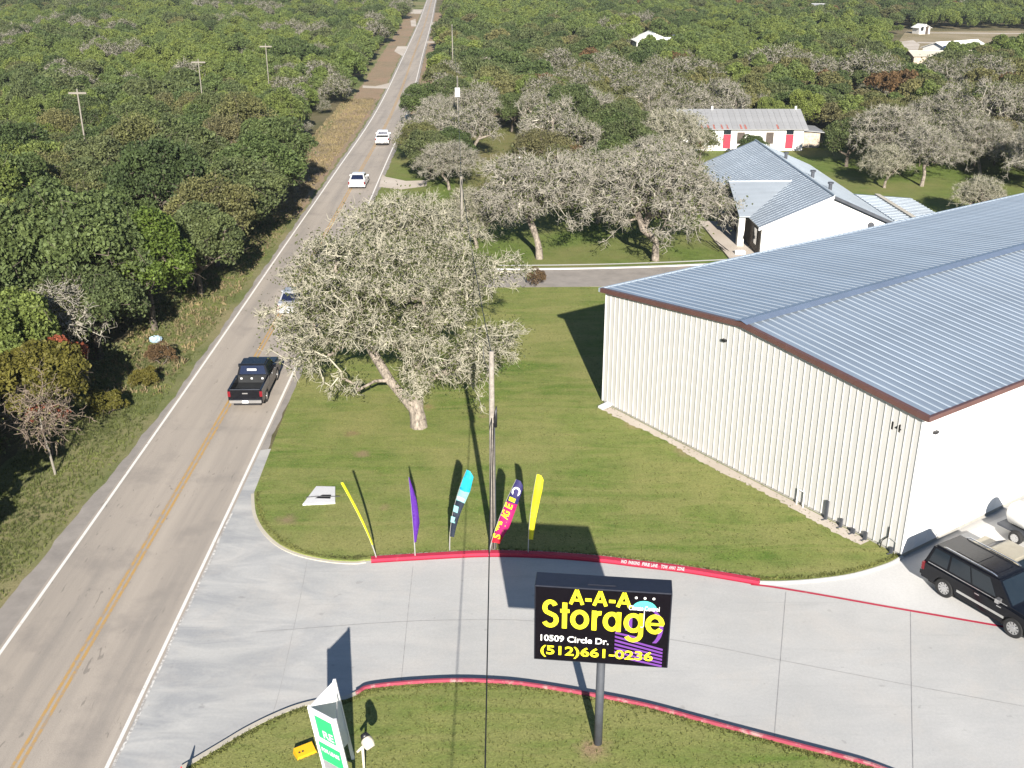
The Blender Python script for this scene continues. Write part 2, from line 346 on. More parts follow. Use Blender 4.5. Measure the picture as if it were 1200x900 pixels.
def copy_tree(o, loc, rz=0.0, scale=None, label=None):
    r = o.copy(); C.objects.link(r); r.location = loc; r.rotation_euler = (0, 0, rz)
    if scale: r.scale = scale
    if label: r['label'] = label
    for ch in o.children:
        c = ch.copy(); C.objects.link(c); c.parent = r
        for g in ch.children:
            d = g.copy(); C.objects.link(d); d.parent = c
    return r
def text(name, s, size, mat, parent, loc, rot, bold=0.0, ext=0.006, width=None, align='LEFT', matrix=None):
    cu = bpy.data.curves.new(name, 'FONT'); cu.body = s; cu.size = size; cu.offset = bold; cu.extrude = ext; cu.align_x = align
    cu.resolution_u = 3
    tmp = bpy.data.objects.new(name + '_tmp', cu); C.objects.link(tmp)
    bpy.context.view_layer.update()
    me = bpy.data.meshes.new_from_object(tmp.evaluated_get(bpy.context.evaluated_depsgraph_get()))
    C.objects.unlink(tmp); bpy.data.objects.remove(tmp)
    me.name = name
    if width:
        xs = [v.co.x for v in me.vertices]; k = width / (max(xs) - min(xs)); x0 = min(xs)
        for v in me.vertices: v.co.x = (v.co.x - x0) * k
    me.materials.clear(); me.materials.append(mat)
    o = bpy.data.objects.new(name, me); C.objects.link(o); o.parent = parent
    if matrix is not None: o.matrix_local = matrix
    else: o.location = loc; o.rotation_euler = rot
    return o

def sheet(name, poly, z, mat, kind='structure', z0=None, parent=None):
    """a ground sheet; with z0 it has a skirt down to z0"""
    b = MB()
    if z0 is None: b.add([(p[0], p[1], z) for p in poly], [tuple(range(len(poly)))])
    else: b.prism(poly, z0, z)
    o = b.build(name, mat, parent)
    bm = bmesh.new(); bm.from_mesh(o.data); bmesh.ops.triangulate(bm, faces=[f for f in bm.faces if len(f.verts) > 4]); bmesh.ops.recalc_face_normals(bm, faces=bm.faces); bm.to_mesh(o.data); bm.free()
    if z0 is None and o.data.polygons[0].normal.z < 0: o.data.flip_normals()
    if kind: o['kind'] = kind
    return o
def smooth_line(pts, n=6):
    """Catmull-Rom through 2D points"""
    P = [Vector((p[0], p[1])) for p in pts]; out = []
    for i in range(len(P) - 1):
        p0 = P[max(i - 1, 0)]; p1 = P[i]; p2 = P[i + 1]; p3 = P[min(i + 2, len(P) - 1)]
        for j in range(n):
            t = j / n
            out.append(0.5 * ((2 * p1) + (p2 - p0) * t + (2 * p0 - 5 * p1 + 4 * p2 - p3) * t * t + (3 * p1 - p0 - 3 * p2 + p3) * t ** 3))
    out.append(P[-1]); return out
def offset(pts, d):
    out = []
    for i, p in enumerate(pts):
        t = (pts[min(i + 1, len(pts) - 1)] - pts[max(i - 1, 0)]).normalized(); out.append(p + Vector((-t.y, t.x)) * d)
    return out
def ribbon(name, pts, d0, d1, z, mat, kind='structure', parent=None, z0=None):
    a = offset(pts, d0); b = offset(pts, d1); m = MB(); n = len(pts)
    if z0 is None:
        m.add([(p.x, p.y, z) for p in a] + [(p.x, p.y, z) for p in b], [(i, i + 1, n + i + 1, n + i) for i in range(n - 1)])
    else:
        v = [(p.x, p.y, z) for p in a] + [(p.x, p.y, z) for p in b] + [(p.x, p.y, z0) for p in a] + [(p.x, p.y, z0) for p in b]
        f = []
        for i in range(n - 1):
            f += [(i, i + 1, n + i + 1, n + i), (2 * n + i, 2 * n + i + 1, i + 1, i), (n + i, n + i + 1, 3 * n + i + 1, 3 * n + i)]
        f += [(0, n, 3 * n, 2 * n), (n - 1, 3 * n - 1, 4 * n - 1, 2 * n - 1)]
        m.add(v, f)
    o = m.build(name, mat, parent)
    bm = bmesh.new(); bm.from_mesh(o.data); bmesh.ops.recalc_face_normals(bm, faces=bm.faces)
    bm.to_mesh(o.data); bm.free()
    if z0 is None and o.data.polygons[0].normal.z < 0: o.data.flip_normals()
    if kind: o['kind'] = kind
    return o

# ------------------------------------------------------------------ ground
b = MB(); nx = 24
b.add([(-1400 + 2800 * i / nx, -150 + 2800 * j / nx, -0.03) for j in range(nx + 1) for i in range(nx + 1)],
      [(j * (nx + 1) + i, j * (nx + 1) + i + 1, (j + 1) * (nx + 1) + i + 1, (j + 1) * (nx + 1) + i) for j in range(nx) for i in range(nx)])
b.build('ground', M['floor'], kind='structure')

LEFT = [(-20.0, -30), (-20.1, 20), (-20.3, 60), (-20.7, 92), (-21.1, 125), (-22.0, 179), (-25.6, 262), (-30.6, 370), (-38.5, 520), (-50, 760)]
RIGHT = [(-13.6, -30), (-13.7, 20), (-14.1, 60), (-14.7, 92), (-15.5, 125), (-17.0, 179), (-21.2, 262), (-26.6, 370), (-34.8, 520), (-46.5, 760)]
Ls = smooth_line(LEFT, 6); Rs = smooth_line(RIGHT, 6)
def edge_x(tab, y):
    return float(np.interp(y, [p[1] for p in tab], [p[0] for p in tab]))
def strip(name, a, b_, z, mat):
    n = len(a); m = MB(); m.add([(p.x, p.y, z) for p in a] + [(p.x, p.y, z) for p in b_], [(i, n + i, n + i + 1, i + 1) for i in range(n - 1)])
    return m.build(name, mat, kind='structure')
def shifted(pts, f):
    return [Vector((p.x + f(p.y), p.y)) for p in pts]
def wob(y, k=0.12): return k * (math.sin(y * 1.7) + math.sin(y * 0.63 + 1) + 0.6 * math.sin(y * 3.9))
fineL = smooth_line(LEFT, 60); fineR = smooth_line(RIGHT, 60)
strip('road_shoulder', shifted(fineL, lambda y: -(0.45 + 1.1 * max(0, min(1, (58 - y) / 25))) + wob(y, 0.05)), shifted(fineR, lambda y: 0.55 + wob(y, 0.05)), -0.008, M['shoulder'])
strip('road', shifted(Ls, lambda y: -0.18), shifted(Rs, lambda y: 0.18), 0.0, M['asphalt'])
strip('edge_line', shifted(Ls, lambda y: -0.07), shifted(Ls, lambda y: 0.07), 0.004, M['white_line'])
strip('edge_line', shifted(Rs, lambda y: -0.07), shifted(Rs, lambda y: 0.07), 0.004, M['white_line'])
dd_ = [p for p in fineR if 22 < p.y < 46]
strip('worn_edge_line', shifted(dd_, lambda y: 0.17 + wob(y, 0.02)), shifted(dd_, lambda y: 0.27 + wob(y, 0.02)), 0.012, M['old_line'])
mid = [Vector(((a.x + c.x) / 2 + 0.1, a.y)) for a, c in zip(Ls, Rs)]
for s in (-0.12, 0.12):
    strip('center_line', shifted(mid, lambda y: s - 0.065), shifted(mid, lambda y: s + 0.065), 0.004, M['yellow_line'])
# verges
strip('left_verge', shifted(fineL, lambda y: -(7.0 if y < 95 else 6.6) + wob(y)), shifted(fineL, lambda y: -0.3), -0.018, M['verge'])
dl = [p for p in fineL if 105 < p.y < 420]
strip('dry_verge', shifted(dl, lambda y: -5.4 + wob(y)), shifted(dl, lambda y: -0.75 + wob(y, 0.15) * 0.8), -0.013, M['dry_verge'])
dr = [p for p in fineR if 150 < p.y < 420]
strip('dry_verge', shifted(dr, lambda y: 0.6), shifted(dr, lambda y: 3.4 + wob(y)), -0.013, M['dry_verge'])
dr = [p for p in fineR if 60 < p.y < 165]
strip('right_verge', shifted(dr, lambda y: 0.5), shifted(dr, lambda y: 9 + wob(y)), -0.014, M['lawn_far'])
for pl in ([(462, 104), (425, 103), (425, 100), (440, 101), (457, 97)], [(472, 66), (462, 60), (466, 54), (478, 54)], [(482, 31), (481, 24), (487, 22), (488, 31)], [(480, 16), (481, 11), (496, 11), (493, 16)],
           [(504, 26), (503, 31), (517, 30), (521, 26)], [(500, 48), (500, 51), (513, 50), (514, 48)], [(448, 204), (452, 207), (476, 212), (500, 211), (500, 218), (470, 222), (444, 219)]):
    sheet('driveway', [site(x, y) for x, y in pl], -0.004, M['caliche'])
# lawns beyond: round the houses
sheet('back_lawn', [(-11, 86), (60, 89), (75, 140), (30, 150), (-2, 152), (-9, 128)], -0.016, M['lawn_far'])
sheet('pasture', [(-6, 108), (2.5, 108), (1.0, 160), (-8, 160)], -0.011, M['lawn_strip'])
# side road
sr = [Vector((-14.0, 85.2)), Vector((-4, 84.7)), Vector((6, 84.9)), Vector((16, 86.0)), Vector((26, 88.0)), Vector((40, 92))]
sr = smooth_line(sr, 5)
ribbon('side_road', sr, -2.6, 2.3, -0.006, M['shoulder'])
ribbon('side_road_kerb', sr, 2.3, 2.55, 0.08, M['apron'], z0=-0.05)
ribbon('side_road_edge', sr, -2.95, -2.6, -0.002, M['caliche'])
ribbon('side_path', sr, 3.5, 3.8, -0.004, M['apron'])

# ------------------------------------------------------------------ concrete drive, lawns, kerbs
up_px = [(290, 577), (298, 579), (300, 602), (310, 622), (328, 639), (352, 650), (385, 657), (415, 659), (435, 657), (500, 653), (560, 650), (600, 650), (650, 652), (700, 656), (750, 662), (800, 668), (850, 676), (890, 683)]
up2_px = [(890, 683), (920, 683), (960, 680), (1000, 674), (1040, 662), (1056, 653)]
UP = smooth_line([site(x, y) for x, y in up_px[1:]], 5); UP2 = smooth_line([site(x, y) for x, y in up2_px], 4)
lo_px = [(215, 903), (240, 888), (265, 873), (290, 858), (320, 843), (350, 831), (380, 824), (405, 821), (420, 815), (432, 809), (475, 804), (530, 801), (575, 802), (620, 806), (700, 819), (760, 831), (820, 847), (880, 863), (930, 876), (980, 889), (1020, 900), (1060, 915)]
LO = smooth_line([site(x, y) for x, y in lo_px], 5)
low_end = [(30, 26.5), (30, 12), (-12, 12), (-12.2, 24)]
# the drive: one sheet under everything from the road to the shed yard
edgeR = [(edge_x(RIGHT, y) + 0.22, y) for y in (12, 20, 30, 40, 50, 52.6)]
sheet('drive', edgeR + [(-13.2, 52.8), (-10, 49), (-6, 44.5), (0, 44), (9, 43), (14, 43.6), (17, 43), (45, 62), (60, 40), (60, 12)], 0.006, M['drive'])
LZ = 0.10
shedN = Vector((17.6, 41.5)); shedL = Vector((5.45, 58.9))
lawn_poly = [(p.x, p.y) for p in UP] + [(p.x, p.y) for p in UP2[1:]] + [(17.9, 42.6), (6.5, 60), (40, 82), (40, 86), (20, 83.6), (8, 82.0), (-3, 81.7), (-13.2, 82), (-13.4, 70), (-13.5, 60)]
sheet('lawn', lawn_poly, LZ, M['lawn'], z0=-0.05)
sheet('lawn', [(p.x, p.y) for p in LO] + low_end, LZ, M['lawn'], z0=-0.05)
def seg(line, xa, xb): return [p for p in line if xa <= p.x <= xb]
kx0 = site(435, 657).x; kx1 = site(890, 683).x
ribbon('plain_kerb', [p for p in UP if p.x < kx0], -0.16, 0.0, 0.045, M['kerb'], z0=0.0)
RK = seg(UP, kx0 - 0.2, kx1 + 0.1)
ribbon('red_kerb', RK, -0.13, 0.13, LZ + 0.05, M['red_kerb'], z0=0.0)
ribbon('red_gutter_paint', RK, -0.24, -0.13, 0.0105, M['red_kerb'])
ribbon('kerb_back', RK, 0.13, 0.24, LZ + 0.012, M['kerb'], z0=0.05)
UPc = UP2
ribbon('apron_edge', UPc, -0.10, 0.0, LZ + 0.01, M['apron'], z0=0.0)
# pale apron between the red line and the upper lawn
ap = [(p.x, p.y) for p in UP2[::-1]] + [tuple(site(x, y)[:2]) for x, y in ((905, 686), (960, 695), (1050, 711), (1172, 733), (1260, 749))] + [tuple(site(1260, 700)[:2]), (24, 45.4), (18.0, 41.6)]
sheet('apron', ap, 0.0105, M['apron'])
rl = smooth_line([site(x, y) for x, y in ((880, 685), (905, 688), (960, 697), (1050, 713), (1172, 734), (1260, 750))], 4)
ribbon('red_lane_line', rl, -0.07, 0.07, 0.015, M['red_kerb'])
LK = [p for p in LO if p.x > site(420, 815).x - 0.1]
ribbon('lower_kerb', LK, -0.05, 0.035, LZ + 0.13, M['red_kerb_worn'], z0=0.0)
ribbon('plain_kerb', [p for p in LO if p.x <= site(420, 815).x], -0.05, 0.15, 0.075 + 0.035, M['kerb'], z0=0.0)
# joints
def joint(pts, w=0.012):
    ribbon('drive_joint', smooth_line([site(x, y) for x, y in pts], 4), -w, w, 0.0145, M['joint'])
joint([(484, 664), (478, 720), (470, 801)]); joint([(921, 694), (914, 780), (907, 869)]); joint([(1067, 716), (1068, 800), (1070, 905)])
joint([(430, 731), (520, 727), (640, 729), (800, 752), (915, 774), (1070, 804), (1200, 828), (1300, 845)], 0.011)
joint([(300, 741), (430, 731)], 0.012)
joint([(360, 657), (352, 700), (330, 800), (318, 842)], 0.008)
# gravel strip at the foot of the shed
aV = (shedN - shedL).normalized(); nG = Vector((-aV.y, aV.x)) * -1      # a along the gable, nG outward
if nG.x > 0: nG = -nG
ws = [shedL - aV * 0.3 + nG * 0.2, shedL + aV * 6, shedL + aV * 12, shedL + aV * 17.5]
gs = [shedL + aV * t + nG * (0.62 + 0.10 * math.sin(t * 0.8) + rng.uniform(-0.09, 0.09)) for t in np.linspace(0.6, 19.5, 110)] + [shedL + aV * 19.5, shedL + aV * 0.6]
sheet('gravel_strip', [(p.x, p.y) for p in gs], LZ + 0.006, M['caliche'])

# kerb lettering
def kerb_text(word, x0, x1, y0, y1):
    a = site(x0, y0); b_ = site(x1, y1); w = (b_ - a).length; d = math.atan2(b_.y - a.y, b_.x - a.x)
    return text('kerb_lettering', word, 0.36, M['white_letter'], None, (a.x, a.y, LZ + 0.054), (0, 0, d), bold=0.012, ext=0.002, width=w)
kt = []
for i, (wd, x0, x1) in enumerate((('NO', 727.5, 734), ('PARKING', 736, 749), ('FIRE', 752, 761), ('LANE', 762.5, 770), ('TOW', 774, 782), ('AWAY', 783.5, 791.5), ('ZONE', 793, 801.5))):
    f = lambda x: 660.3 + (x - 728) * 0.128
    o = kerb_text(wd, x0, x1, f(x0) + 2.6, f(x1) + 2.6)
    o['kind'] = 'structure'; kt.append(o)

# concrete pad with an inlet
padc = site(375, 584)
pd = thing('inlet_pad', 'pale concrete drain pad with a dark slot on the lawn, left of the flags', 'drain inlet', (padc.x, padc.y, LZ))
pp = [site(355, 594.5), site(393, 592.5), site(393, 574), (site(371, 573.5))]
MB().prism([(p.x - padc.x, p.y - padc.y) for p in pp], -0.05, 0.09).build('slab', M['pad'], pd)
q = site(380, 586)
MB().prism([(q.x - padc.x - 0.42, q.y - padc.y - 0.16), (q.x - padc.x + 0.35, q.y - padc.y - 0.2), (q.x - padc.x + 0.33, q.y - padc.y + 0.2), (q.x - padc.x - 0.1, q.y - padc.y + 0.2)], 0.091, 0.1).build('opening', M['black'], pd)
MB().tube([(q.x - padc.x - 0.9, q.y - padc.y - 0.12, 0.12), (q.x - padc.x - 0.4, q.y - padc.y - 0.05, 0.14), (q.x - padc.x + 0.8, q.y - padc.y - 0.02, 0.12)], 0.02, 5).build('lifting_bar', M['black'], pd)

# ------------------------------------------------------------------ storage shed
bV = Vector((-aV.y, aV.x))
if bV.x < 0: bV = -bV
SW, SL_, EZ, RZ = (shedN - shedL).length, 62.0, 7.18, 8.22
rzA = math.atan2(aV.y, aV.x)
shed = thing('storage_shed', 'large cream metal storage building with blue gray ribbed roof and brown trim', 'warehouse', (shedL.x, shedL.y, 0), rzA)
# local frame: x along gable (0..SW), y along the long side (0..SL_); check handedness
# with x = aV, +90 deg from aV is (-aV.y, aV.x) = bV
def roof_z(x): return EZ + (RZ - EZ) * (1 - abs(x - SW / 2) / (SW / 2))
MB().box(0.06, SW - 0.06, 0.06, SL_ - 0.06, 0.0, 0.3).build('slab_edge', M['slab'], shed)
m = MB(); m.add([(0.12, 0.1, 0.3), (SW - 0.12, 0.1, 0.3), (SW - 0.12, 0.1, EZ - 0.05), (SW / 2, 0.1, RZ - 0.05), (0.12, 0.1, EZ - 0.05),
                 (0.12, SL_, 0.3), (SW - 0.12, SL_, 0.3), (SW - 0.12, SL_, EZ - 0.05), (SW / 2, SL_, RZ - 0.05), (0.12, SL_, EZ - 0.05)],
                [(0, 1, 2, 3, 4), (9, 8, 7, 6, 5), (0, 5, 6, 1), (1, 6, 7, 2), (0, 4, 9, 5), (4, 3, 8, 9), (3, 2, 7, 8)])
m.build('wall_core', M['wall_cream'], shed)
pitch = SW / 55
for i in range(55):       # gable panels, each with its rib valley at the edge
    x0 = i * pitch; x1 = x0 + pitch
    m = MB(); zt0, zt1 = roof_z(x0) - 0.02, roof_z(x1) - 0.02
    if i == 27: zt1 = RZ - 0.03
    d = 0.0
    prof = [(x0, 0.012), (x0 + 0.008, -0.024), (x0 + 0.042, -0.024), (x0 + 0.052, 0.012), (x1 - 0.012, 0.012), (x1 - 0.010, 0.035), (x0 + pitch, 0.035)]
    zt = [min(roof_z(p[0]) - 0.02, RZ - 0.03) for p in prof]
    m.add([(p[0], p[1], 0.24) for p in prof] + [(p[0], p[1], z) for p, z in zip(prof, zt)], [(k, k + 1, k + 8, k + 7) for k in range(6)])
    m.build('wall_panel', M['wall_cream'], shed)
# long wall toward the drive: panels share one mesh, colour lightened for the sun on them
lp = None; lpw = 0.9
m = MB(); m.add([(SW - 0.02, 0, 0.24), (SW, 0.012, 0.24), (SW, lpw - 0.012, 0.24), (SW - 0.02, lpw, 0.24), (SW - 0.02, 0, EZ), (SW, 0.012, EZ), (SW, lpw - 0.012, EZ), (SW - 0.02, lpw, EZ)],
                [(0, 1, 5, 4), (1, 2, 6, 5), (2, 3, 7, 6)])
lp = m.build('wall_panel', M['wall_sunlit_trim'], shed, loc=(0, 0.0, 0))
for i in range(1, 68): share(lp, shed, (0, i * lpw, 0))
MB().box(SW - 0.03, SW + 0.03, -0.03, 0.03, 0.24, EZ).build('corner_trim', M['wall_sunlit_trim'], shed)
MB().box(-0.03, 0.03, -0.03, 0.03, 0.24, EZ - 0.05).build('corner_trim', M['wall_sunlit_trim'], shed)
m = MB(); m.box(-0.02, 0.0, 0.03, SL_, 0.24, EZ); m.build('rear_wall', M['wall_cream'], shed)
# roof panels: each with one standing rib
rp = 0.53; OH = 0.28
def roof_panel(side):
    m = MB(); xe, xr = (SW + OH, SW / 2) if side > 0 else (-OH, SW / 2)
    slope = (RZ - EZ) / (SW / 2); ze = EZ - OH * slope + 0.06; zr = RZ + 0.06; h = 0.03; r0, r1, r2, r3 = 0.0, 0.035, 0.085, 0.12
    prof = [(0.0, 0.0, 1), (r1, h, 1), (r2, h, 1), (r3, 0, 0), (rp, 0, 0)]
    v = [(xe, y, ze + z) for y, z, _ in prof] + [(xr, y, zr + z) for y, z, _ in prof]
    n = len(prof)
    for i in range(n - 1):
        mi = 1 if i < 3 else 0
        m.add([v[i], v[i + 1], v[n + i + 1], v[n + i]], [(0, 3, 2, 1) if side < 0 else (0, 1, 2, 3)], mi)
    m.add([(xe, 0, ze - 0.03), (xe, rp, ze - 0.03), (xr, rp, zr - 0.03), (xr, 0, zr - 0.03)], [(0, 1, 2, 3)], 0)
    return m.build('roof_panel', [M['galv'], M['galv_rib']], shed)
for side in (1, -1):
    p0 = roof_panel(side); p0.location = (0, -0.1, 0)
    for i in range(1, int(SL_ / rp) + 1): share(p0, shed, (0, -0.1 + i * rp, 0))
m = MB(); s_ = (RZ - EZ) / (SW / 2)
m.add([(SW / 2 - 0.42, -0.2, RZ + 0.135 - 0.42 * s_), (SW / 2, -0.2, RZ + 0.19), (SW / 2 + 0.42, -0.2, RZ + 0.135 - 0.42 * s_), (SW / 2 - 0.42, SL_, RZ + 0.135 - 0.42 * s_), (SW / 2, SL_, RZ + 0.19), (SW / 2 + 0.42, SL_, RZ + 0.135 - 0.42 * s_)],
      [(0, 1, 4, 3), (1, 2, 5, 4)]); m.build('ridge_cap', M['galv_ridge'], shed)
for sgn in (0, 1):        # rake trim, two pieces meeting at the ridge
    xa, xb = (-OH, SW / 2) if sgn == 0 else (SW / 2, SW + OH)
    za = RZ - abs(xa - SW / 2) * s_; zb = RZ - abs(xb - SW / 2) * s_
    m = MB(); m.hexa([(xa, -0.24, za - 0.13), (xb, -0.24, zb - 0.13), (xb, -0.02, zb - 0.13), (xa, -0.02, za - 0.13), (xa, -0.24, za + 0.12), (xb, -0.24, zb + 0.12), (xb, -0.02, zb + 0.12), (xa, -0.02, za + 0.12)])
    m.build('rake_trim', M['brown_trim'], shed)
zE = EZ - OH * s_
MB().box(SW + OH + 0.003, SW + OH + 0.15, -0.24, SL_, zE - 0.13, zE + 0.1).build('gutter', M['brown_trim'], shed)
MB().box(-OH - 0.15, -OH - 0.003, -0.24, SL_, zE - 0.13, zE + 0.1).build('gutter', M['galv_rib'], shed)
MB().box(-0.12, -0.03, 0.3, 0.42, 0.1, 0.2).build('downspout', M['wall_sunlit_trim'], shed)
# wall lights, number, kick-outs
def wall_light(name, parent, p, along_x):
    t = MB(); x, y, z = p
    if along_x: t.box(x - 0.13, x + 0.13, y - 0.14, y - 0.002, z - 0.06, z + 0.06)
    else: t.box(x + 0.002, x + 0.14, y - 0.13, y + 0.13, z - 0.06, z + 0.06)
    return t.build(name, M['black'], parent)
wall_light('wall_light', shed, (9.5, 0, 7.0), True)
wall_light('wall_light', shed, (SW, 1.0, 6.1), False)
text('building_number', '14', 0.52, M['black'], shed, (19.75, -0.012, 5.95), (R(90), 0, 0), bold=0.01, ext=0.004, width=0.5)
MB().hexa([(0.5, -0.75, 0.12), (0.9, -0.75, 0.12), (0.9, 0, 0.2), (0.5, 0, 0.2), (0.5, -0.75, 0.24), (0.9, -0.75, 0.24), (0.9, 0, 0.36), (0.5, 0, 0.36)]).build('splash_block', M['pad'], shed)
for (xx, hh, w) in ((17.0, 1.0, 0.07), (17.9, 0.45, 0.06), (18.6, 0.25, 0.1), (19.3, 0.4, 0.08), (20.75, 0.3, 0.06)):
    t = MB(); t.box(xx - w, xx + w, -0.13, -0.03, 0.1, 0.1 + hh); t.tube([(xx, -0.09, 0.1), (xx, -0.35, 0.14)], 0.03, 6); t.build('utility_box', M['post'], shed)
MB().tube([(20.45, -0.04, 1.3), (20.45, -0.04, 0.8), (20.2, -0.08, 0.5), (20.15, -0.08, 0.1)], 0.025, 6).build('conduit', M['wire'], shed)
MB().tube([(20.9, -0.04, 0.1), (20.9, -0.05, 0.72), (20.6, -0.05, 0.78)], 0.02, 6).build('conduit', M['galv_steel'], shed)
MB().tube([(15.2, -0.1, 0.1), (15.2, -0.1, 0.95), (15.6, -0.1, 0.95), (15.6, -0.1, 0.1)], 0.035, 6).build('backflow_pipe', M['board_white'], shed)

# ------------------------------------------------------------------ pole sign
SC = Vector((2.97, 29.02, 0)); YAW = R(-6.3)
sg = thing('pole_sign', 'black pole sign with yellow A-A-A Storage lettering beside the driveway', 'sign', (SC.x, SC.y + 0.4, 0), YAW)
CW, CD, Z0, Z1 = 4.42, 0.82, 3.78, 6.68
b = MB(); b.box(-CW / 2, CW / 2, -CD / 2, CD / 2, Z0, Z1)
cab = b.build('cabinet', M['sign_navy'], sg)
bv = cab.modifiers.new('b', 'BEVEL'); bv.width = 0.02; bv.segments = 1
MB().box(-CW / 2 + 0.04, CW / 2 - 0.04, -CD / 2 - 0.012, -CD / 2 - 0.001, Z0 + 0.05, Z1 - 0.04).build('face', M['sign_black'], sg)
MB().box(-CW / 2 + 0.04, CW / 2 - 0.04, CD / 2 + 0.001, CD / 2 + 0.012, Z0 + 0.05, Z1 - 0.04).build('face', M['sign_black'], sg)
MB().tube([(0.02, 0, 0), (0.02, 0, Z0 - 0.002)], 0.145, 16).build('post', M['post'], sg, smooth=True)
MB().box(-0.5, 0.4, -0.18, 0.18, Z1 + 0.001, Z1 + 0.02).build('access_hatch', M['sign_navy'], sg)
yf = -CD / 2 - 0.013
def st(name, s, u0, u1, v0, cap, mat, bold, lift=0.0, shear=0.0):
    """text on the face: u0..u1 fractions of its width, v0 baseline fraction, cap height in metres"""
    return text(name, s, cap / 0.73, mat, sg, (-CW / 2 + u0 * CW, yf - lift, Z0 + v0 * (Z1 - Z0)), (R(90), 0, 0), bold=bold, ext=0.004, width=(u1 - u0) * CW)
# purple roof stripes and arc under the words
for i in range(7):
    u0, u1 = 0.60, 0.955; va, vb = 0.455 - i * 0.052, 0.31 - i * 0.045
    x0, x1 = -CW / 2 + u0 * CW, -CW / 2 + u1 * CW; H_ = Z1 - Z0
    if i == 0: x1 -= 0.75; vb = 0.40
    z0a, z1a = Z0 + va * H_, Z0 + vb * H_
    MB().hexa([(x0, yf - 0.003, z0a - 0.075), (x1, yf - 0.003, z1a - 0.075), (x1, yf, z1a - 0.075), (x0, yf, z0a - 0.075), (x0, yf - 0.003, z0a), (x1, yf - 0.003, z1a), (x1, yf, z1a), (x0, yf, z0a)]).build('purple_stripe', M['sign_purple'], sg)
arc = MB(); cx, cz = 1.45, Z0 + 0.55 * 2.9
pts = [(cx + 0.47 * math.cos(a), yf - 0.004, cz + 0.72 * math.sin(a)) for a in np.linspace(R(75), R(-55), 14)]
for i in range(len(pts) - 1):
    (xa, ya, za), (xb, yb, zb) = pts[i], pts[i + 1]; w = 0.065
    arc.hexa([(xa - w, ya, za - 0.03), (xa + w, ya, za - 0.03), (xa + w, ya + 0.003, za - 0.03), (xa - w, ya + 0.003, za - 0.03), (xb - w, yb, zb - 0.03), (xb + w, yb, zb - 0.03), (xb + w, yb + 0.003, zb - 0.03), (xb - w, yb + 0.003, zb - 0.03)])
arc.build('purple_arc', M['sign_purple'], sg)
MB().box(0.76, 0.98, yf - 0.003, yf, Z0 + 1.4, Z0 + 1.9).build('purple_panel', M['sign_purple'], sg)
def stroke(pts, w, closed=False):
    """a flat 8 mm thick letter stroke along a centre line of (x, z)"""
    n = len(pts); P = [Vector(p) for p in pts]; L_, R_ = [], []
    for k in range(n):
        a = P[(k - 1) % n] if (closed or k > 0) else P[k]; c = P[(k + 1) % n] if (closed or k < n - 1) else P[k]
        d = (c - a).normalized(); q = Vector((-d.y, d.x)) * w / 2; L_.append(P[k] + q); R_.append(P[k] - q)
    m = MB(); y0, y1 = yf - 0.016, yf - 0.008
    v = [(p.x, y0, p.y) for p in L_] + [(p.x, y0, p.y) for p in R_] + [(p.x, y1, p.y) for p in L_] + [(p.x, y1, p.y) for p in R_]
    f = []
    for k in range(n if closed else n - 1):
        k2 = (k + 1) % n; f += [(k, k2, n + k2, n + k), (2 * n + k, 3 * n + k, 3 * n + k2, 2 * n + k2), (k, 2 * n + k, 2 * n + k2, k2), (n + k, n + k2, 3 * n + k2, 3 * n + k)]
    m.add(v, f); return m
def merge(*ms):
    o = MB()
    for m in ms: o.add(m.v, m.f)
    return o
def ell(cx, cz, rx, rz, a0=0, a1=360, n=28):
    return [(cx + rx * math.cos(R(a)), cz + rz * math.sin(R(a))) for a in np.linspace(a0, a1, n)]
def glyph(ch, x, wd, cap, w, base):
    """a letter of width wd whose left edge is at x; round monoline forms"""
    xh = cap * 0.70; h = w / 2; l, r = x + h, x + wd - h; cx = (l + r) / 2; rx = (r - l) / 2; ry = (xh - w) / 2; cz = base + xh / 2
    ring = lambda: stroke(ell(cx, cz, rx, ry)[:-1], w, True)
    if ch == 'o': return ring()
    if ch == 'a': return merge(ring(), stroke([(r + 0.01, base), (r + 0.01, base + xh)], w * 0.95))
    if ch == 'g':
        return merge(ring(), stroke([(r + 0.01, base + xh), (r + 0.01, base - 0.02)] + ell(cx + 0.005, base - 0.03, rx + 0.005, 0.26, 0, -150, 14), w * 0.95))
    if ch == 'e': return merge(stroke(ell(cx, cz, rx, ry, 0, 325), w), stroke([(l, cz), (r + h * 0.7, cz)], w * 0.62))
    if ch == 'r': return merge(stroke([(l, base), (l, base + xh)], w), stroke(ell(l + wd * 0.66, base + xh * 0.62, wd * 0.62, xh * 0.38 - h, 172, 78, 8), w))
    if ch == 't': return merge(stroke([(x + wd * 0.48, base), (x + wd * 0.48, base + cap * 0.92)], w), stroke([(x, base + xh - h), (x + wd, base + xh - h)], w * 0.85))
    if ch == 'S':
        q = (cap - w) / 4; zc1, zc2 = base + h + 3 * q, base + h + q
        up_ = ell(cx, zc1, rx * 0.88, q, 25, 225, 14); dn = ell(cx, zc2, rx, q, 45, -155, 14)
        return stroke(up_ + dn, w)
    if ch == 'A': return merge(stroke([(l - 0.01, base), (cx, base + cap)], w), stroke([(r + 0.01, base), (cx, base + cap)], w), stroke([(x + wd * 0.24, base + cap * 0.3), (x + wd * 0.76, base + cap * 0.3)], w * 0.8))
    return stroke([(x, base + cap * 0.36), (x + wd, base + cap * 0.36)], w)
U = lambda px_: -CW / 2 + (px_ - 48) / 1040 * CW
for ch, a, c in (('S', 105, 237), ('t', 248, 318), ('o', 325, 470), ('r', 490, 558), ('a', 574, 712), ('g', 733, 882), ('e', 898, 1042)):
    glyph(ch, U(a), U(c) - U(a), 1.08, 0.158, Z0 + 0.46 * 2.9).build('letter', M['sign_yellow'], sg)
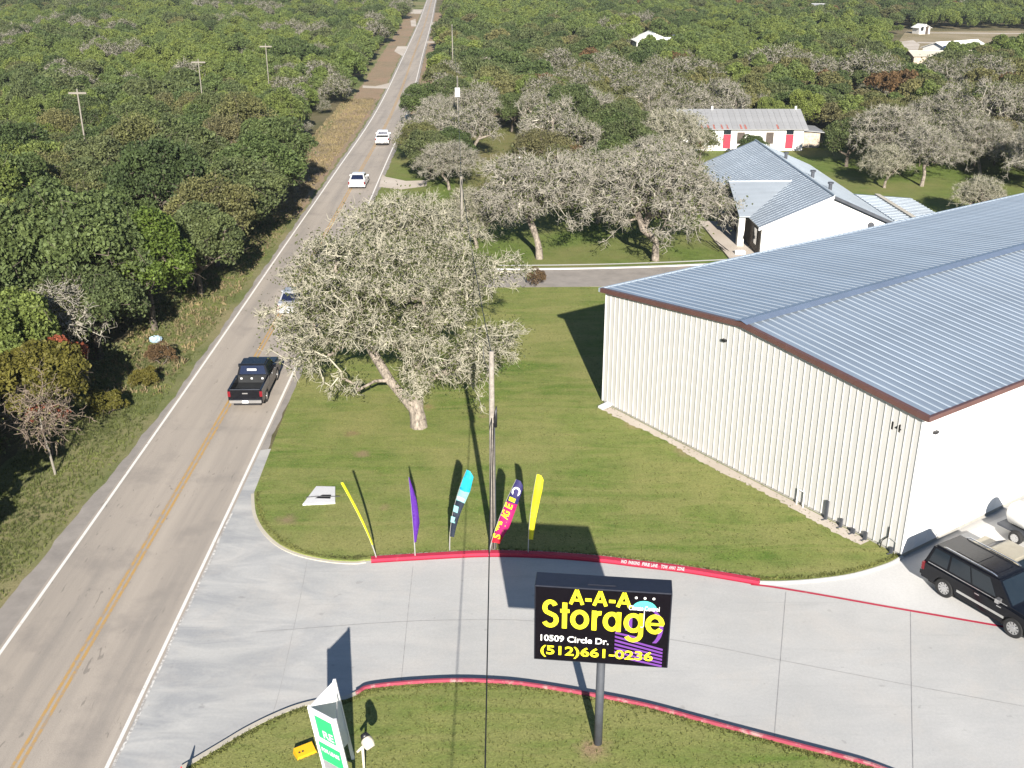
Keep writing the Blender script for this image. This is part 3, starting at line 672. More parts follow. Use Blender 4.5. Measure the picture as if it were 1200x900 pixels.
for ch, a, c in (('A', 314, 428), ('-', 436, 484), ('A', 492, 606), ('-', 616, 664), ('A', 672, 786)):
    glyph(ch, U(a), U(c) - U(a), 0.55, 0.115, Z0 + 0.79 * 2.9).build('letter', M['sign_yellow'], sg)
st('lettering', '10509 Circle Dr.', 0.05, 0.555, 0.275, 0.24, M['sign_white'], 0.006, 0.006)
st('lettering', '(512)661-0236', 0.05, 0.885, 0.095, 0.35, M['sign_yellow'], 0.010, 0.010)
ub = MB(); ux, uz = -CW / 2 + 0.805 * CW, Z0 + 0.775 * 2.9
fan = [(ux + 0.40 * math.cos(a), yf - 0.011, uz + 0.33 * math.sin(a)) for a in np.linspace(0, PI, 15)]
ub.add(fan + [(x, y + 0.005, z) for x, y, z in fan], [tuple(range(15)), tuple(range(29, 14, -1))] + [(i + 1, i, 15 + i, 16 + i) for i in range(14)])
ub.build('umbrella', M['teal'], sg)
MB().tube([(ux, yf - 0.02, uz), (ux, yf - 0.02, uz - 0.62), (ux - 0.04, yf - 0.02, uz - 0.68), (ux - 0.1, yf - 0.02, uz - 0.66)], 0.014, 6).build('umbrella_handle', M['sign_white'], sg)
for dx in (-0.28, 0.0, 0.28):
    dd = MB(); dd.tube([(ux + dx, yf - 0.006, uz + 0.43), (ux + dx, yf, uz + 0.43)], 0.045, 10); dd.build('rain_drop', M['sign_white'], sg)
text('lettering', 'Climate Control', 0.25, M['sign_white'], sg, (ux - 0.50, yf - 0.020, uz - 0.03), (R(90), 0, 0), bold=0.004, ext=0.002, width=0.98)

# ------------------------------------------------------------------ V-shaped leasing sign
vs = thing('leasing_sign', 'white V-shaped leasing sign with green RE square on the lower lawn', 'sign', (-6.49 + 0.44, 27.45, 0.03)); vs.rotation_euler = (0, R(-7.5), 0)
TOPZ, BOTZ = 3.3, 0.75
cL = Vector((0, 0)); cF = Vector((0.96, -0.79)); cB = Vector((0.63, 1.2))
def vpanel(a, c, name, mat, mat2):
    d = (c - a).normalized(); n = Vector((-d.y, d.x)) * 0.02; L_ = (c - a).length
    m = MB(); m.hexa([(a.x - n.x, a.y - n.y, BOTZ), (c.x - n.x, c.y - n.y, BOTZ), (c.x + n.x, c.y + n.y, BOTZ), (a.x + n.x, a.y + n.y, BOTZ),
                      (a.x - n.x, a.y - n.y, TOPZ), (c.x - n.x, c.y - n.y, TOPZ), (c.x + n.x, c.y + n.y, TOPZ), (a.x + n.x, a.y + n.y, TOPZ)])
    return m.build(name, mat, vs), d, n, L_
fp, fd, fn, fl = vpanel(cL, cF, 'front_board', M['board_white'], None)
bp, bd, bn, bl = vpanel(cL, cB, 'back_board', M['board_white'], None)
for p in (cL, cF, cB): MB().box(p.x - 0.05, p.x + 0.05, p.y - 0.05, p.y + 0.05, 0, TOPZ + 0.03).build('sign_post', M['board_white'], vs)
MB().tube([(cF.x, cF.y, 2.9), (cB.x, cB.y, 2.9)], 0.02, 6).build('brace', M['galv_steel'], vs)
fa = math.atan2(fd.y, fd.x)
fm = Matrix.Translation((cL.x - fn.x * 1.3, cL.y - fn.y * 1.3, 0)) @ Matrix.Rotation(fa, 4, 'Z')     # local x along the board, -y out of its front
def fboard(name, x0, x1, z0, z1, mat, d=0.004):
    o = MB().box(x0, x1, -d, 0, z0, z1).build(name, mat, vs); o.matrix_local = fm; return o
fboard('green_square', 0.2, 1.02, 2.2, 3.08, M['green_print'])
fboard('green_band', 0.06, fl - 0.12, 1.22, 1.98, M['green_print'])
fboard('gray_band', 0.06, fl - 0.12, 0.8, 1.20, M['board_gray'])
def ftext(s, x, z, size, w):
    return text('lettering', s, size, M['sign_white'], vs, None, None, bold=0.006, ext=0.002, width=w, matrix=fm @ Matrix.Translation((x, -0.008, z)) @ Matrix.Rotation(R(90), 4, 'X'))
ftext('RE', 0.45, 2.28, 0.42, 0.5); ftext('FOR LEASE', 0.16, 1.62, 0.22, 0.86)
# ------------------------------------------------------------------ yellow box, spot light, cone
yb = site(357, 877, 0.3)
t = thing('valve_box', 'yellow utility box lid on the lower lawn beside the white sign', 'utility box', (yb.x, yb.y, LZ), R(32))
b = MB(); b.hexa([(-0.36, -0.2, 0), (0.36, -0.2, 0), (0.36, 0.2, 0), (-0.36, 0.2, 0), (-0.33, -0.19, 0.10), (0.33, -0.19, 0.10), (0.33, 0.18, 0.22), (-0.33, 0.18, 0.22)]); b.build('housing', M['yellow_plastic'], t)
for xx in (-0.22, -0.1): MB().box(xx - 0.03, xx + 0.03, -0.1, -0.04, 0.17, 0.18).build('latch', M['dark_wood'], t)
lp_ = site(426, 893, 0.6)
t = thing('spot_light', 'cream spot light head on a short post at the foot of the white sign', 'spotlight', (lp_.x, lp_.y, LZ))
MB().tube([(0, 0, 0), (0, 0, 1.15)], 0.045, 10).build('post', M['cream_metal'], t, smooth=True)
MB().tube([(-0.18, -0.06, 0.98), (0.02, 0, 1.16), (0.1, 0.05, 1.3)], 0.05, 8).build('arm', M['cream_metal'], t, smooth=True)
MB().tube([(0.30, -0.14, 1.22), (0.22, -0.04, 1.3), (0.12, 0.06, 1.38), (0.05, 0.12, 1.42)], [0.15, 0.2, 0.2, 0.09], 16).build('lamp_head', M['cream_metal'], t, smooth=True)
MB().tube([(0.12, 0.07, 1.46), (0.03, 0.17, 1.54)], [0.17, 0.12], 12).build('dark_back', M['black'], t, smooth=True)  # black piece behind the lamp head
cp = site(213, 903, 0.75)
t = thing('traffic_cone', 'red traffic cone at the lower left edge of the concrete drive', 'traffic cone', (cp.x, cp.y, 0.01))
MB().tube([(0, 0, 0.04), (0, 0, 0.4), (0, 0, 0.9)], [0.16, 0.1, 0.02], 14).build('cone_body', M['red_plastic'], t, smooth=True)
MB().box(-0.2, 0.2, -0.2, 0.2, 0, 0.04).build('base', M['black'], t)

# ------------------------------------------------------------------ feather flags
def feather(base, tip, zt, label, lean_out, widths, colors, wdir, extras=None):
    """base/tip: photo readings; the pole rises, then arches towards the tip; cloth hangs along wdir"""
    B = site(*base, LZ); T = Vector((site(tip[0], tip[1], zt).x, B.y + lean_out[1], zt))
    # tip reading fixes its height at the flag's own distance
    o = thing('feather_flag', label, 'feather flag', (B.x, B.y, LZ), 0, 'feather flags along the kerb')
    D = T - B; pts = []
    K = 22
    for i in range(K + 1):
        s = i / K; z = D.z * (1 - (1 - s) ** 1.25) if s > 0 else 0
        f = s ** lean_out[0]
        pts.append(Vector((D.x * f, D.y * f, D.z * s)))
    MB().tube([tuple(p) for p in pts], [0.028 * (1 - 0.6 * i / K) for i in range(K + 1)], 6).build('flag_pole', M['galv_steel'], o)
    d = Vector(wdir).normalized(); s0 = 0.17
    idx = [i for i in range(K + 1) if i / K >= s0]
    front = []; back = []
    for i in idx:
        s = (i / K - s0) / (1 - s0)
        w = 0.68 * np.interp(s, [k[0] for k in widths], [k[1] for k in widths])
        sag = 0.10 * math.sin(s * 9) * w
        a = pts[i] + Vector((0, -0.03, 0)); c = a + d * w + Vector((0, sag, -0.25 * w * s))
        mid_ = (a + c) / 2 + Vector((0, 0.08 * math.sin(s * 13 + 1) * min(1, w * 3) - 0.03, 0))
        front.append((a, mid_, c, s))
    names = list(colors)
    for ci, (sa, sb, mk) in enumerate(colors):
        rows = [r for r in front if sa - 1e-6 <= r[3] <= sb + 1e-6 + 1 / (K * (1 - s0))]
        if len(rows) < 2: continue
        m = MB(); n = len(rows)
        v = []
        for r in rows: v += [tuple(r[0]), tuple(r[1]), tuple(r[2])]
        th = Vector((0, 0.008, 0))
        v2 = [tuple(Vector(q) + th) for q in v]
        f = []
        for i in range(n - 1):
            for j in range(2): f.append((3 * i + j, 3 * i + j + 1, 3 * i + 4 + j, 3 * i + 3 + j))
        off = len(v)
        f2 = [tuple(off + k for k in q[::-1]) for q in f]
        f3 = [(3 * i, 3 * i + 3, off + 3 * i + 3, off + 3 * i) for i in range(n - 1)] + [(3 * i + 5, 3 * i + 2, off + 3 * i + 2, off + 3 * i + 5) for i in range(n - 1)]
        m.add(v + v2, f + f2 + f3); m.build('banner' if ci == 0 else 'banner_band', M[mk], o, smooth=True)
    return o, front
feather((441, 654), (400, 563), 3.95, 'thin yellow feather flag bending left, leftmost of the flag row', (1.25, 0.0), [(0, 0.10), (0.5, 0.2), (1, 0.22)], [(0, 1, 'flag_yellow')], (0.75, 0.9, 0))
feather((486.5, 652), (480, 553), 4.15, 'deep purple feather flag by the red kerb', (1.6, 0.0), [(0, 0.12), (0.3, 0.50), (0.65, 0.42), (1, 0.05)], [(0, 1, 'flag_purple')], (0.8, 0.5, 0))
teal_o, tf = feather((527, 645), (547, 549), 4.2, 'turquoise and dark feather flag by the red kerb', (2.0, 0.1), [(0, 0.30), (0.4, 0.52), (0.75, 0.75), (0.95, 0.6), (1, 0.25)],
        [(0, 0.32, 'flag_dark'), (0.32, 0.55, 'flag_dark'), (0.55, 0.70, 'flag_mint'), (0.70, 0.95, 'flag_cyan'), (0.95, 1.0, 'flag_dark')], (0.85, -0.35, 0))
mul_o, mf = feather((573, 651), (605, 562), 3.95, 'red, yellow and navy lettered feather flag beside the utility pole', (1.35, 0.1), [(0, 0.55), (0.3, 0.85), (0.7, 0.75), (0.93, 0.65), (1, 0.3)],
        [(0, 0.12, 'flag_red'), (0.12, 0.62, 'flag_magenta'), (0.62, 0.97, 'flag_navy'), (0.97, 1.0, 'flag_white')], (0.9, -0.3, 0))
feather((619, 648), (629, 553), 4.15, 'plain yellow feather flag, rightmost of the flag row', (2.0, 0.0), [(0, 0.30), (0.4, 0.42), (0.8, 0.55), (0.95, 0.5), (1, 0.3)], [(0, 1, 'flag_yellow')], (0.9, -0.2, 0))
def on_banner(o, fr, items, name='print'):
    """flat print laid 1 cm in front of the cloth: (s, across 0..1, w, h, material)"""
    for (s, a, w, h, mk, ch) in items:
        r = min(fr, key=lambda q: abs(q[3] - s)); i = fr.index(r); r2 = fr[min(i + 1, len(fr) - 1)]; r1 = fr[max(i - 1, 0)]
        up = (r2[0] - r1[0]).normalized(); rt = (r[2] - r[0]).normalized(); nn = rt.cross(up).normalized()
        if nn.y > 0: nn = -nn
        c = r[0].lerp(r[2], a) + nn * 0.07
        mt = Matrix((rt, up, rt.cross(up))).transposed().to_4x4(); mt.translation = c - rt * w / 2 - up * h / 2
        if ch:
            mt = Matrix((up, -rt, rt.cross(up))).transposed().to_4x4(); mt.translation = c - up * h / 2 + rt * w / 2
            text('lettering', ch, w / 0.73, M[mk], o, None, None, bold=0.015, ext=0.003, width=h, matrix=mt)
        else:
            q = MB().box(0, w, 0, h, -0.003, 0.003).build(name, M[mk], o); q.matrix_local = mt
on_banner(mul_o, mf, [(0.14 + 0.075 * i, 0.36, 0.36, 0.22, 'flag_yellow', c) for i, c in enumerate('STORAGE')] + [(0.72, 0.45, 0.3, 0.2, 'flag_yellow', None), (0.86, 0.5, 0.38, 0.45, 'flag_white', 'O')])
on_banner(teal_o, tf, [(0.30, 0.3, 0.22, 0.3, 'flag_mint', None), (0.44, 0.35, 0.24, 0.32, 'flag_mint', None), (0.63, 0.5, 0.35, 0.16, 'flag_white', None), (0.86, 0.5, 0.4, 0.5, 'flag_cyan', None)])

# ------------------------------------------------------------------ utility poles and wires
PB = site(575, 645, LZ)
def wire(a, b_, sag, r, mat, parent=None, name='cable'):
    a = Vector(a); b_ = Vector(b_); pts = []
    for i in range(15):
        t = i / 14; p = a.lerp(b_, t); p.z -= sag * 4 * t * (1 - t); pts.append(tuple(p))
    return MB().tube(pts, r, 5, cap=False).build(name, mat, parent)
def utility_pole(name, loc, h, label, cat='utility pole', cross=False, r=0.15, mat='pole_wood', group=None):
    t = thing(name, label, cat, loc, 0, group)
    MB().tube([(0, 0, 0), (0, 0, h * 0.5), (0, 0, h)], [r, r * 0.85, r * 0.72], 12).build('pole_shaft', M[mat], t, smooth=True)
    if cross: MB().box(-0.95, 0.95, -0.06, 0.06, h - 0.55, h - 0.35).build('crossarm', M[mat], t)
    return t
p1 = utility_pole('utility_pole', (PB.x + 0.1, PB.y + 0.15, LZ), 9.7, 'tall brown wooden utility pole behind the lettered flag at the kerb')
MB().tube([(0.16, -0.08, 6.2), (0.15, -0.1, 6.6), (0.2, -0.14, 7.2)], [0.07, 0.09, 0.03], 8).build('cable_closure', M['black'], p1, smooth=True)
MB().tube([(0.14, -0.12, 0.1), (0.13, -0.13, 3.2), (0.12, -0.13, 6.2)], 0.022, 6).build('ground_conduit', M['post'], p1)
MB().tube([(0.02, -0.17, 0.1), (0.02, -0.155, 4), (0.08, -0.13, 6.4)], 0.03, 6).build('riser', M['wire'], p1)
MB().tube([(-0.12, -0.12, 8.9), (-0.3, -0.1, 9.3), (-0.36, 0.1, 9.9)], 0.02, 5).build('guy_clamp', M['wire'], p1)
p2 = utility_pole('utility_pole', (-3.75, 78.5, LZ), 9.6, 'pale wooden utility pole rising from the middle of the big lichen oak', mat='pole_light', r=0.13)
p3 = utility_pole('utility_pole', (-6.9, 139, 0), 9.8, 'far utility pole with a white box at the woodland edge', mat='pole_light', r=0.12)
MB().box(-0.3, 0.3, -0.4, -0.13, 7.3, 8.4).build('transformer', M['dish'], p3)
p4 = utility_pole('utility_pole', (-11.5, 215, 0), 10.5, 'farthest utility pole right of the road', mat='pole_light', r=0.12)
w_ = wire((PB.x + 0.1, PB.y, 6.75), (-0.4, -12, 7.2), 0.9, 0.022, M['wire']); w_.name = 'service_cable'; props(w_, 'black overhead cable running from the near utility pole toward the viewer', 'cable')
for (A, B_, lab) in (((PB.x + 0.1, PB.y + 0.1, 9.7), (-3.75, 78.5, 9.5), 'overhead wire from the kerbside pole back to the pole in the oak'), ((-3.75, 78.5, 9.5), (-6.9, 139, 9.7), 'overhead wire between the oak pole and the far boxed pole'), ((-6.9, 139, 9.7), (-11.5, 215, 10.3), 'farthest overhead wire over the trees right of the road')):
    w_ = wire(A, B_, 0.6, 0.022, M['wire']); w_.name = 'overhead_wire'; props(w_, lab, 'cable')
for (px, py, h, r, lab) in ((90, 104, 11.0, 0.10, 'tall wooden power pole with crossarm, nearest in the left woodland'), (232, 69, 10.5, 0.08, 'power pole with crossarm, second along the left woodland line'), (311, 51, 10.5, 0.08, 'power pole with crossarm, farthest of the left woodland line')):
    g = site(px, py, h); utility_pole('power_pole', (g.x, g.y, 0), h, lab, 'utility pole', True, r, 'pole_light', 'power poles in the left woodland')
g = site(376, 113); utility_pole('power_pole', (g.x, g.y, 0), 2.9, 'short white pole beside a pale roof in the woodland by the road', 'utility pole', False, 0.12, 'dish', 'power poles in the left woodland')

# ------------------------------------------------------------------ vehicles (x forward, z up)
def arch(cx, r, z0, n=10, front=True):
    """points of a wheel opening from front to back along the sill"""
    a0 = math.asin(min(1, max(-1, (z0 - 0.36) / r)))
    return [(cx + r * math.cos(a), 0.36 + r * math.sin(a)) for a in np.linspace(a0, PI - a0, n)]
_wheel = {}
def wheel(parent, x, y, r, side, rimmat='chrome'):
    key = (round(r, 2), side, rimmat)
    t = bpy.data.objects.new('wheel', _wheel[key][0]) if key in _wheel else None
    if t is None:
        m = MB(); pr = [(r * 0.62, -0.12), (r * 0.94, -0.125), (r, -0.08), (r, 0.08), (r * 0.94, 0.125), (r * 0.62, 0.12)]; k = 24
        v = [(a * math.cos(2 * PI * j / k), w, a * math.sin(2 * PI * j / k)) for a, w in pr for j in range(k)]
        f = [(i * k + j, i * k + (j + 1) % k, (i + 1) * k + (j + 1) % k, (i + 1) * k + j) for i in range(len(pr) - 1) for j in range(k)]
        m.add(v, f); o1 = m.build('wheel', M['tyre']); C.objects.unlink(o1)
        m = MB(); ys = 0.07 * side
        for j in range(10):
            a = 2 * PI * j / 10; w = 0.10; ca, sa = math.cos(a), math.sin(a); pa = Vector((-sa, 0, ca))
            p0 = Vector((ca * 0.05, ys, sa * 0.05)); p1_ = Vector((ca * r * 0.62, ys + 0.015 * side, sa * r * 0.62))
            q0, q1 = pa * w * 0.35, pa * w * 0.5; d = Vector((0, 0.03 * side, 0))
            m.add([p0 - q0 + d, p1_ - q1 + d, p1_ + q1 + d, p0 + q0 + d], [(0, 1, 2, 3)])
        v = [(aa * math.cos(2 * PI * j / k), w, aa * math.sin(2 * PI * j / k)) for aa, w in ((r * 0.57, ys + 0.04 * side), (r * 0.66, ys + 0.05 * side)) for j in range(k)]
        m.add(v, [(j, (j + 1) % k, k + (j + 1) % k, k + j) for j in range(k)])
        m.add([(r * 0.62 * math.cos(2 * PI * j / k), ys * 0.3, r * 0.62 * math.sin(2 * PI * j / k)) for j in range(k)], [tuple(range(k))], 1)
        m.tube([(0, ys, 0), (0, ys + 0.05 * side, 0)], 0.08, 10)
        o2 = m.build('rim', [M[rimmat], M['black']]); C.objects.unlink(o2)
        _wheel[key] = (o1.data, o2.data); bpy.data.objects.remove(o1); bpy.data.objects.remove(o2)
        t = bpy.data.objects.new('wheel', _wheel[key][0])
    C.objects.link(t); t.parent = parent; t.location = (x, y, r)
    rm = bpy.data.objects.new('rim', _wheel[key][1]); C.objects.link(rm); rm.parent = t
    return t
def pane(parent, name, quad, u0, u1, v0, v1, mat, off=0.008, th=0.006):
    """a pane lying on quad (a,b,c,d: a-b bottom edge, d-c top edge), proud of it"""
    a, b_, c, d = [Vector(q) for q in quad]; n = (b_ - a).cross(d - a).normalized()
    P = lambda u, v: (a.lerp(b_, u)).lerp(d.lerp(c, u), v)
    q = [P(u0, v0), P(u1, v0), P(u1, v1), P(u0, v1)]
    m = MB(); m.hexa([tuple(p + n * (off - th)) for p in q] + [tuple(p + n * off) for p in q]); return m.build(name, mat, parent)
def vehicle(name, label, cat, loc, rz, L_=4.8, Wd=1.85, H=1.45, belt=0.95, paint='car_white', kind='sedan', wr=0.34, gl='glass', scale=1.0):
    t = thing(name, label, cat, loc, rz); t.scale = (scale,) * 3
    h = Wd / 2; wb = L_ * 0.29; z0 = 0.28 if kind == 'sedan' else 0.42
    xf, xr = L_ / 2, -L_ / 2; ar = wr + 0.09
    if kind == 'sedan': top = [(xr + 0.02, belt - 0.12), (xr + 0.10, belt + 0.02), (-L_ * 0.30, belt + 0.04), (L_ * 0.2, belt), (xf - 0.25, belt - 0.18), (xf, belt - 0.38)]; gh = (-L_ * 0.38, L_ * 0.21, -L_ * 0.22, L_ * 0.04)
    elif kind == 'suv': top = [(xr, belt - 0.1), (xr + 0.03, belt), (0, belt), (L_ * 0.24, belt), (xf - 0.3, belt - 0.08), (xf, belt - 0.3)]; gh = (xr + 0.06, L_ * 0.25, xr + 0.28, L_ * 0.10)
    else: top = [(xr, 0.80), (-L_ * 0.105, 0.80), (-L_ * 0.10, belt), (L_ * 0.22, belt), (xf - 0.3, belt - 0.06), (xf, belt - 0.3)]; gh = (-L_ * 0.10, L_ * 0.235, -L_ * 0.07, L_ * 0.12)
    outline = [(xr + 0.03, z0)] + top + [(xf - 0.02, z0)] + [(px_, pz) for px_, pz in arch(wb, ar, z0)] + [(px_, pz) for px_, pz in arch(-wb, ar, z0)]
    m = MB(); n = len(outline); ins = 0.05
    for yy in (-h, h): m.v += [(x, yy, z) for x, z in outline]
    m.f.append(tuple(range(n))); m.f.append(tuple(range(2 * n - 1, n - 1, -1))); m.m += [0, 0]
    for i in range(n):
        j = (i + 1) % n; m.f.append((i, n + i, n + j, j)); m.m.append(0)
    body = m.build('body', M[paint], t)
    bm = bmesh.new(); bm.from_mesh(body.data); bmesh.ops.recalc_face_normals(bm, faces=bm.faces)
    es = [e for e in bm.edges if all(v.co.z > 0.55 for v in e.verts) and abs(e.verts[0].co.y - e.verts[1].co.y) < 0.01 and (e.verts[0].co.z + e.verts[1].co.z) / 2 > belt - 0.45 and not any((abs(v.co.x - wb) < ar and v.co.z < 0.36 + ar + 0.01) or (abs(v.co.x + wb) < ar and v.co.z < 0.36 + ar + 0.01) for v in e.verts)]
    bmesh.ops.bevel(bm, geom=es, offset=0.09, segments=3, affect='EDGES', clamp_overlap=True)
    bm.to_mesh(body.data); bm.free()
    body.data.polygons.foreach_set('use_smooth', [False] * len(body.data.polygons))
    # wheel wells and underside
    MB().box(xr + 0.25, xf - 0.25, -h + 0.22, h - 0.22, 0.2, min(belt, 0.78) - 0.04).build('underbody', M['black'], t)
    for sx in (1, -1):
        for sy in (1, -1): wheel(t, sx * wb, sy * (h - 0.12), wr, sy, 'chrome')
    # cabin
    b0, b1, t0, t1 = gh; hb, ht = h - 0.05, h - 0.24; zb = belt - 0.01
    q = [(b0, -hb, zb), (b1, -hb, zb), (b1, hb, zb), (b0, hb, zb), (t0, -ht, H), (t1, -ht, H), (t1, ht, H), (t0, ht, H)]
    cb = MB().hexa(q).build('cabin', M[paint], t)
    bm = bmesh.new(); bm.from_mesh(cb.data); bmesh.ops.recalc_face_normals(bm, faces=bm.faces)
    bmesh.ops.bevel(bm, geom=[e for e in bm.edges if all(v.co.z > H - 0.01 for v in e.verts)], offset=0.07, segments=3, affect='EDGES'); bm.to_mesh(cb.data); bm.free()
    v = [Vector(p) for p in q]
    pane(t, 'windshield', (v[1], v[2], v[6], v[5]), 0.05, 0.95, 0.06, 0.90, M[gl])
    pane(t, 'rear_window', (v[3], v[0], v[4], v[7]), 0.07, 0.93, 0.10, 0.86, M['glass_blue'] if kind != 'suv' else M[gl])
    cuts = {'sedan': [(0.13, 0.32), (0.34, 0.60), (0.62, 0.88)], 'suv': [(0.04, 0.26), (0.29, 0.55), (0.57, 0.84)], 'pickup': [(0.06, 0.44), (0.47, 0.86)]}[kind]
    for (u0, u1) in cuts:
        pane(t, 'side_window', (v[0], v[1], v[5], v[4]), u0, u1, 0.12, 0.84, M[gl])
        pane(t, 'side_window', (v[2], v[3], v[7], v[6]), 1 - u1, 1 - u0, 0.12, 0.84, M[gl])
    for sy in (1, -1):
        y0, y1 = (h - 0.06, h + 0.16) if sy > 0 else (-h - 0.16, -h + 0.06)
        MB().box(b1 - 0.62, b1 - 0.45, y0, y1, belt + 0.0, belt + 0.17).build('mirror', M['chrome' if kind == 'suv' else paint], t)
        MB().box(xr - 0.015, xr + 0.12, -h - 0.012 if sy < 0 else h - 0.15, -h + 0.15 if sy < 0 else h + 0.012, belt - 0.42, belt - 0.08).build('tail_light', M['tail'], t)
        MB().box(xf - 0.10, xf + 0.012, -h + 0.06 if sy < 0 else h - 0.42, -h + 0.42 if sy < 0 else h - 0.06, belt - 0.44, belt - 0.27).build('headlight', M['lamp'], t)
        for xx in ((-0.02 * L_, 0.16 * L_) if kind != 'pickup' else (0.03 * L_, 0.19 * L_)):
            MB().box(xx - 0.1, xx + 0.1, sy * (h + 0.012) - 0.012, sy * (h + 0.012) + 0.012, belt - 0.2, belt - 0.16).build('door_handle', M['chrome'], t)
    MB().box(xr - 0.10, xr + 0.0, -h + 0.06, h - 0.06, z0 + 0.06, z0 + 0.24).build('bumper', M['chrome' if kind == 'pickup' else paint], t)
    MB().box(xf - 0.02, xf + 0.07, -h + 0.08, h - 0.08, z0, z0 + 0.22).build('bumper', M['black' if kind != 'sedan' else paint], t)
    MB().box(xr - 0.125, xr - 0.101, -0.18, 0.18, z0 + 0.07, z0 + 0.23).build('licence_plate', M['plate'], t)
    MB().box(xf + 0.0, xf + 0.02, -h + 0.5, h - 0.5, belt - 0.44, belt - 0.28).build('grille', M['black'], t)
    return t
def pickup(label, loc, rz, paint, L_=5.9, Wd=2.02, scale=1.0, white_dots=True):
    t = vehicle('pickup_truck', label, 'pickup truck', loc, rz, L_, Wd, 1.93, 1.28, paint, 'pickup', 0.40, scale=scale)
    h = Wd / 2; xr = -L_ / 2; xc = -L_ * 0.105; zt = 1.30
    for sy in (1, -1):
        y0, y1 = (h - 0.12, h) if sy > 0 else (-h, -h + 0.12)
        MB().box(xr, xc - 0.004, y0 + (0.002 if sy < 0 else 0), y1 - (0.002 if sy > 0 else 0), 0.80, zt).build('bed_side', M[paint], t)
    MB().box(xr + 0.002, xr + 0.08, -h + 0.122, h - 0.122, 0.80, zt - 0.01).build('tailgate', M[paint], t)
    MB().box(xr + 0.09, xc - 0.01, -h + 0.125, h - 0.125, 0.801, 0.83).build('bed_liner', M['bed'], t)
    MB().box(xc - 0.07, xc - 0.01, -h + 0.125, h - 0.125, 0.832, zt).build('bed_bulkhead', M['bed'], t)
    MB().box(xr - 0.006, xr + 0.001, -0.16, 0.16, 1.03, 1.10).build('tailgate_badge', M['chrome'], t)
    MB().box(xr + 0.0, xr + 0.085, -h + 0.13, h - 0.13, zt - 0.009, zt + 0.012).build('tailgate_cap', M['post'], t)
    return t
def up(px, py, z=0): return site(px, py, z)
RHD = R(90.7)
b1_ = up(289, 477); tr1 = pickup('black pickup truck with open bed driving away in the right lane', (b1_.x + 0.05, b1_.y + 2.5, 0.01), RHD + R(0.3), 'car_black')
MB().box(-0.72, -0.66, -0.28, 0.28, 1.62, 1.74).build('brake_light_strip', M['plate'], tr1)
for yy in (-0.6, 0.05, 0.68): MB().box(-0.72, -0.70, yy - 0.06, yy + 0.06, 1.06, 1.16).build('cargo_lamp', M['plate'], tr1)
b2 = up(447, 171); pickup('white pickup truck driving away, farthest vehicle on the road', (b2.x, b2.y + 2.4, 0.01), R(93), 'car_white', scale=0.87)
b3 = up(418, 222); vehicle('parked_car', 'white sedan on the road just beyond the big lichen oak', 'car', (b3.x, b3.y + 2.2, 0.01), R(91), 4.7, 1.85, 1.5, 0.98, 'car_white', 'sedan', scale=0.98).name = 'sedan_car'
b4 = up(340, 371); vehicle('sedan_car', 'silver car on the road half hidden under the overhanging oak twigs', 'car', (b4.x, b4.y + 2.3, 0.01), RHD, 4.8, 1.88, 1.5, 0.98, 'car_silver', 'sedan')
# black SUV beside the shed
rw = up(1103, 697); fw = up(1190, 748); hd = math.atan2(fw.y - rw.y, fw.x - rw.x)
L3 = 5.35; wb3 = (fw - rw).length
ctr = (rw + fw) / 2 + Vector((-math.sin(hd), math.cos(hd), 0)) * 0.93
suv = vehicle('suv', 'black SUV with roof rails parked nose out beside the sunlit shed wall', 'suv', (ctr.x, ctr.y, 0.012), hd, L3 + 0.15, 2.05, 1.98, 1.18, 'car_black', 'suv', 0.42, scale=1.04)
for sy in (1, -1):
    MB().tube([(-2.1, sy * 0.72, 2.0), (-1.95, sy * 0.74, 2.06), (0.2, sy * 0.74, 2.05), (0.4, sy * 0.72, 2.0)], 0.025, 6).build('roof_rail', M['chrome'], suv)
    MB().box(-1.0, 1.15, sy * 1.028 - 0.012, sy * 1.028 + 0.012, 0.60, 0.70).build('side_moulding', M['galv_steel'], suv)
    MB().box(-2.5, 1.2, sy * 1.0 - 0.012, sy * 1.0 + 0.012, 1.185, 1.21).build('window_trim', M['chrome'], suv)
MB().box(-1.65, -0.65, -0.5, 0.5, 1.981, 1.995).build('sunroof', M['car_black'], suv)
MB().box(-0.5, 0.25, -0.5, 0.5, 1.981, 1.995).build('sunroof', M['car_black'], suv)
# its neighbours further along the wall
side = Vector((-math.sin(hd), math.cos(hd), 0))
c2 = ctr + side * 2.5 + Vector((math.cos(hd), math.sin(hd), 0)) * (-0.7)
vehicle('sedan_car', 'dusty beige car parked just behind the black SUV', 'car', (c2.x, c2.y, 0.012), hd, 4.7, 1.8, 1.5, 0.98, 'car_beige', 'sedan', 0.33)
c3 = site(1196, 612, 1.0)
tk = thing('tank_trailer', 'white rounded tank on a small trailer against the shed wall at the right edge', 'trailer', (c3.x + 0.4, c3.y + 0.1, 0.012), hd)
MB().tube([(-0.95, 0, 1.15), (-0.9, 0, 1.15), (-0.7, 0, 1.15), (0.9, 0, 1.15), (1.1, 0, 1.15), (1.15, 0, 1.15)], [0.05, 0.38, 0.58, 0.58, 0.38, 0.05], 22).build('tank', M['dish'], tk, smooth=True)
MB().box(-1.1, 1.8, -0.62, 0.62, 0.45, 0.56).build('chassis', M['post'], tk)
for sy in (1, -1): wheel(tk, 0, sy * 0.72, 0.33, sy)
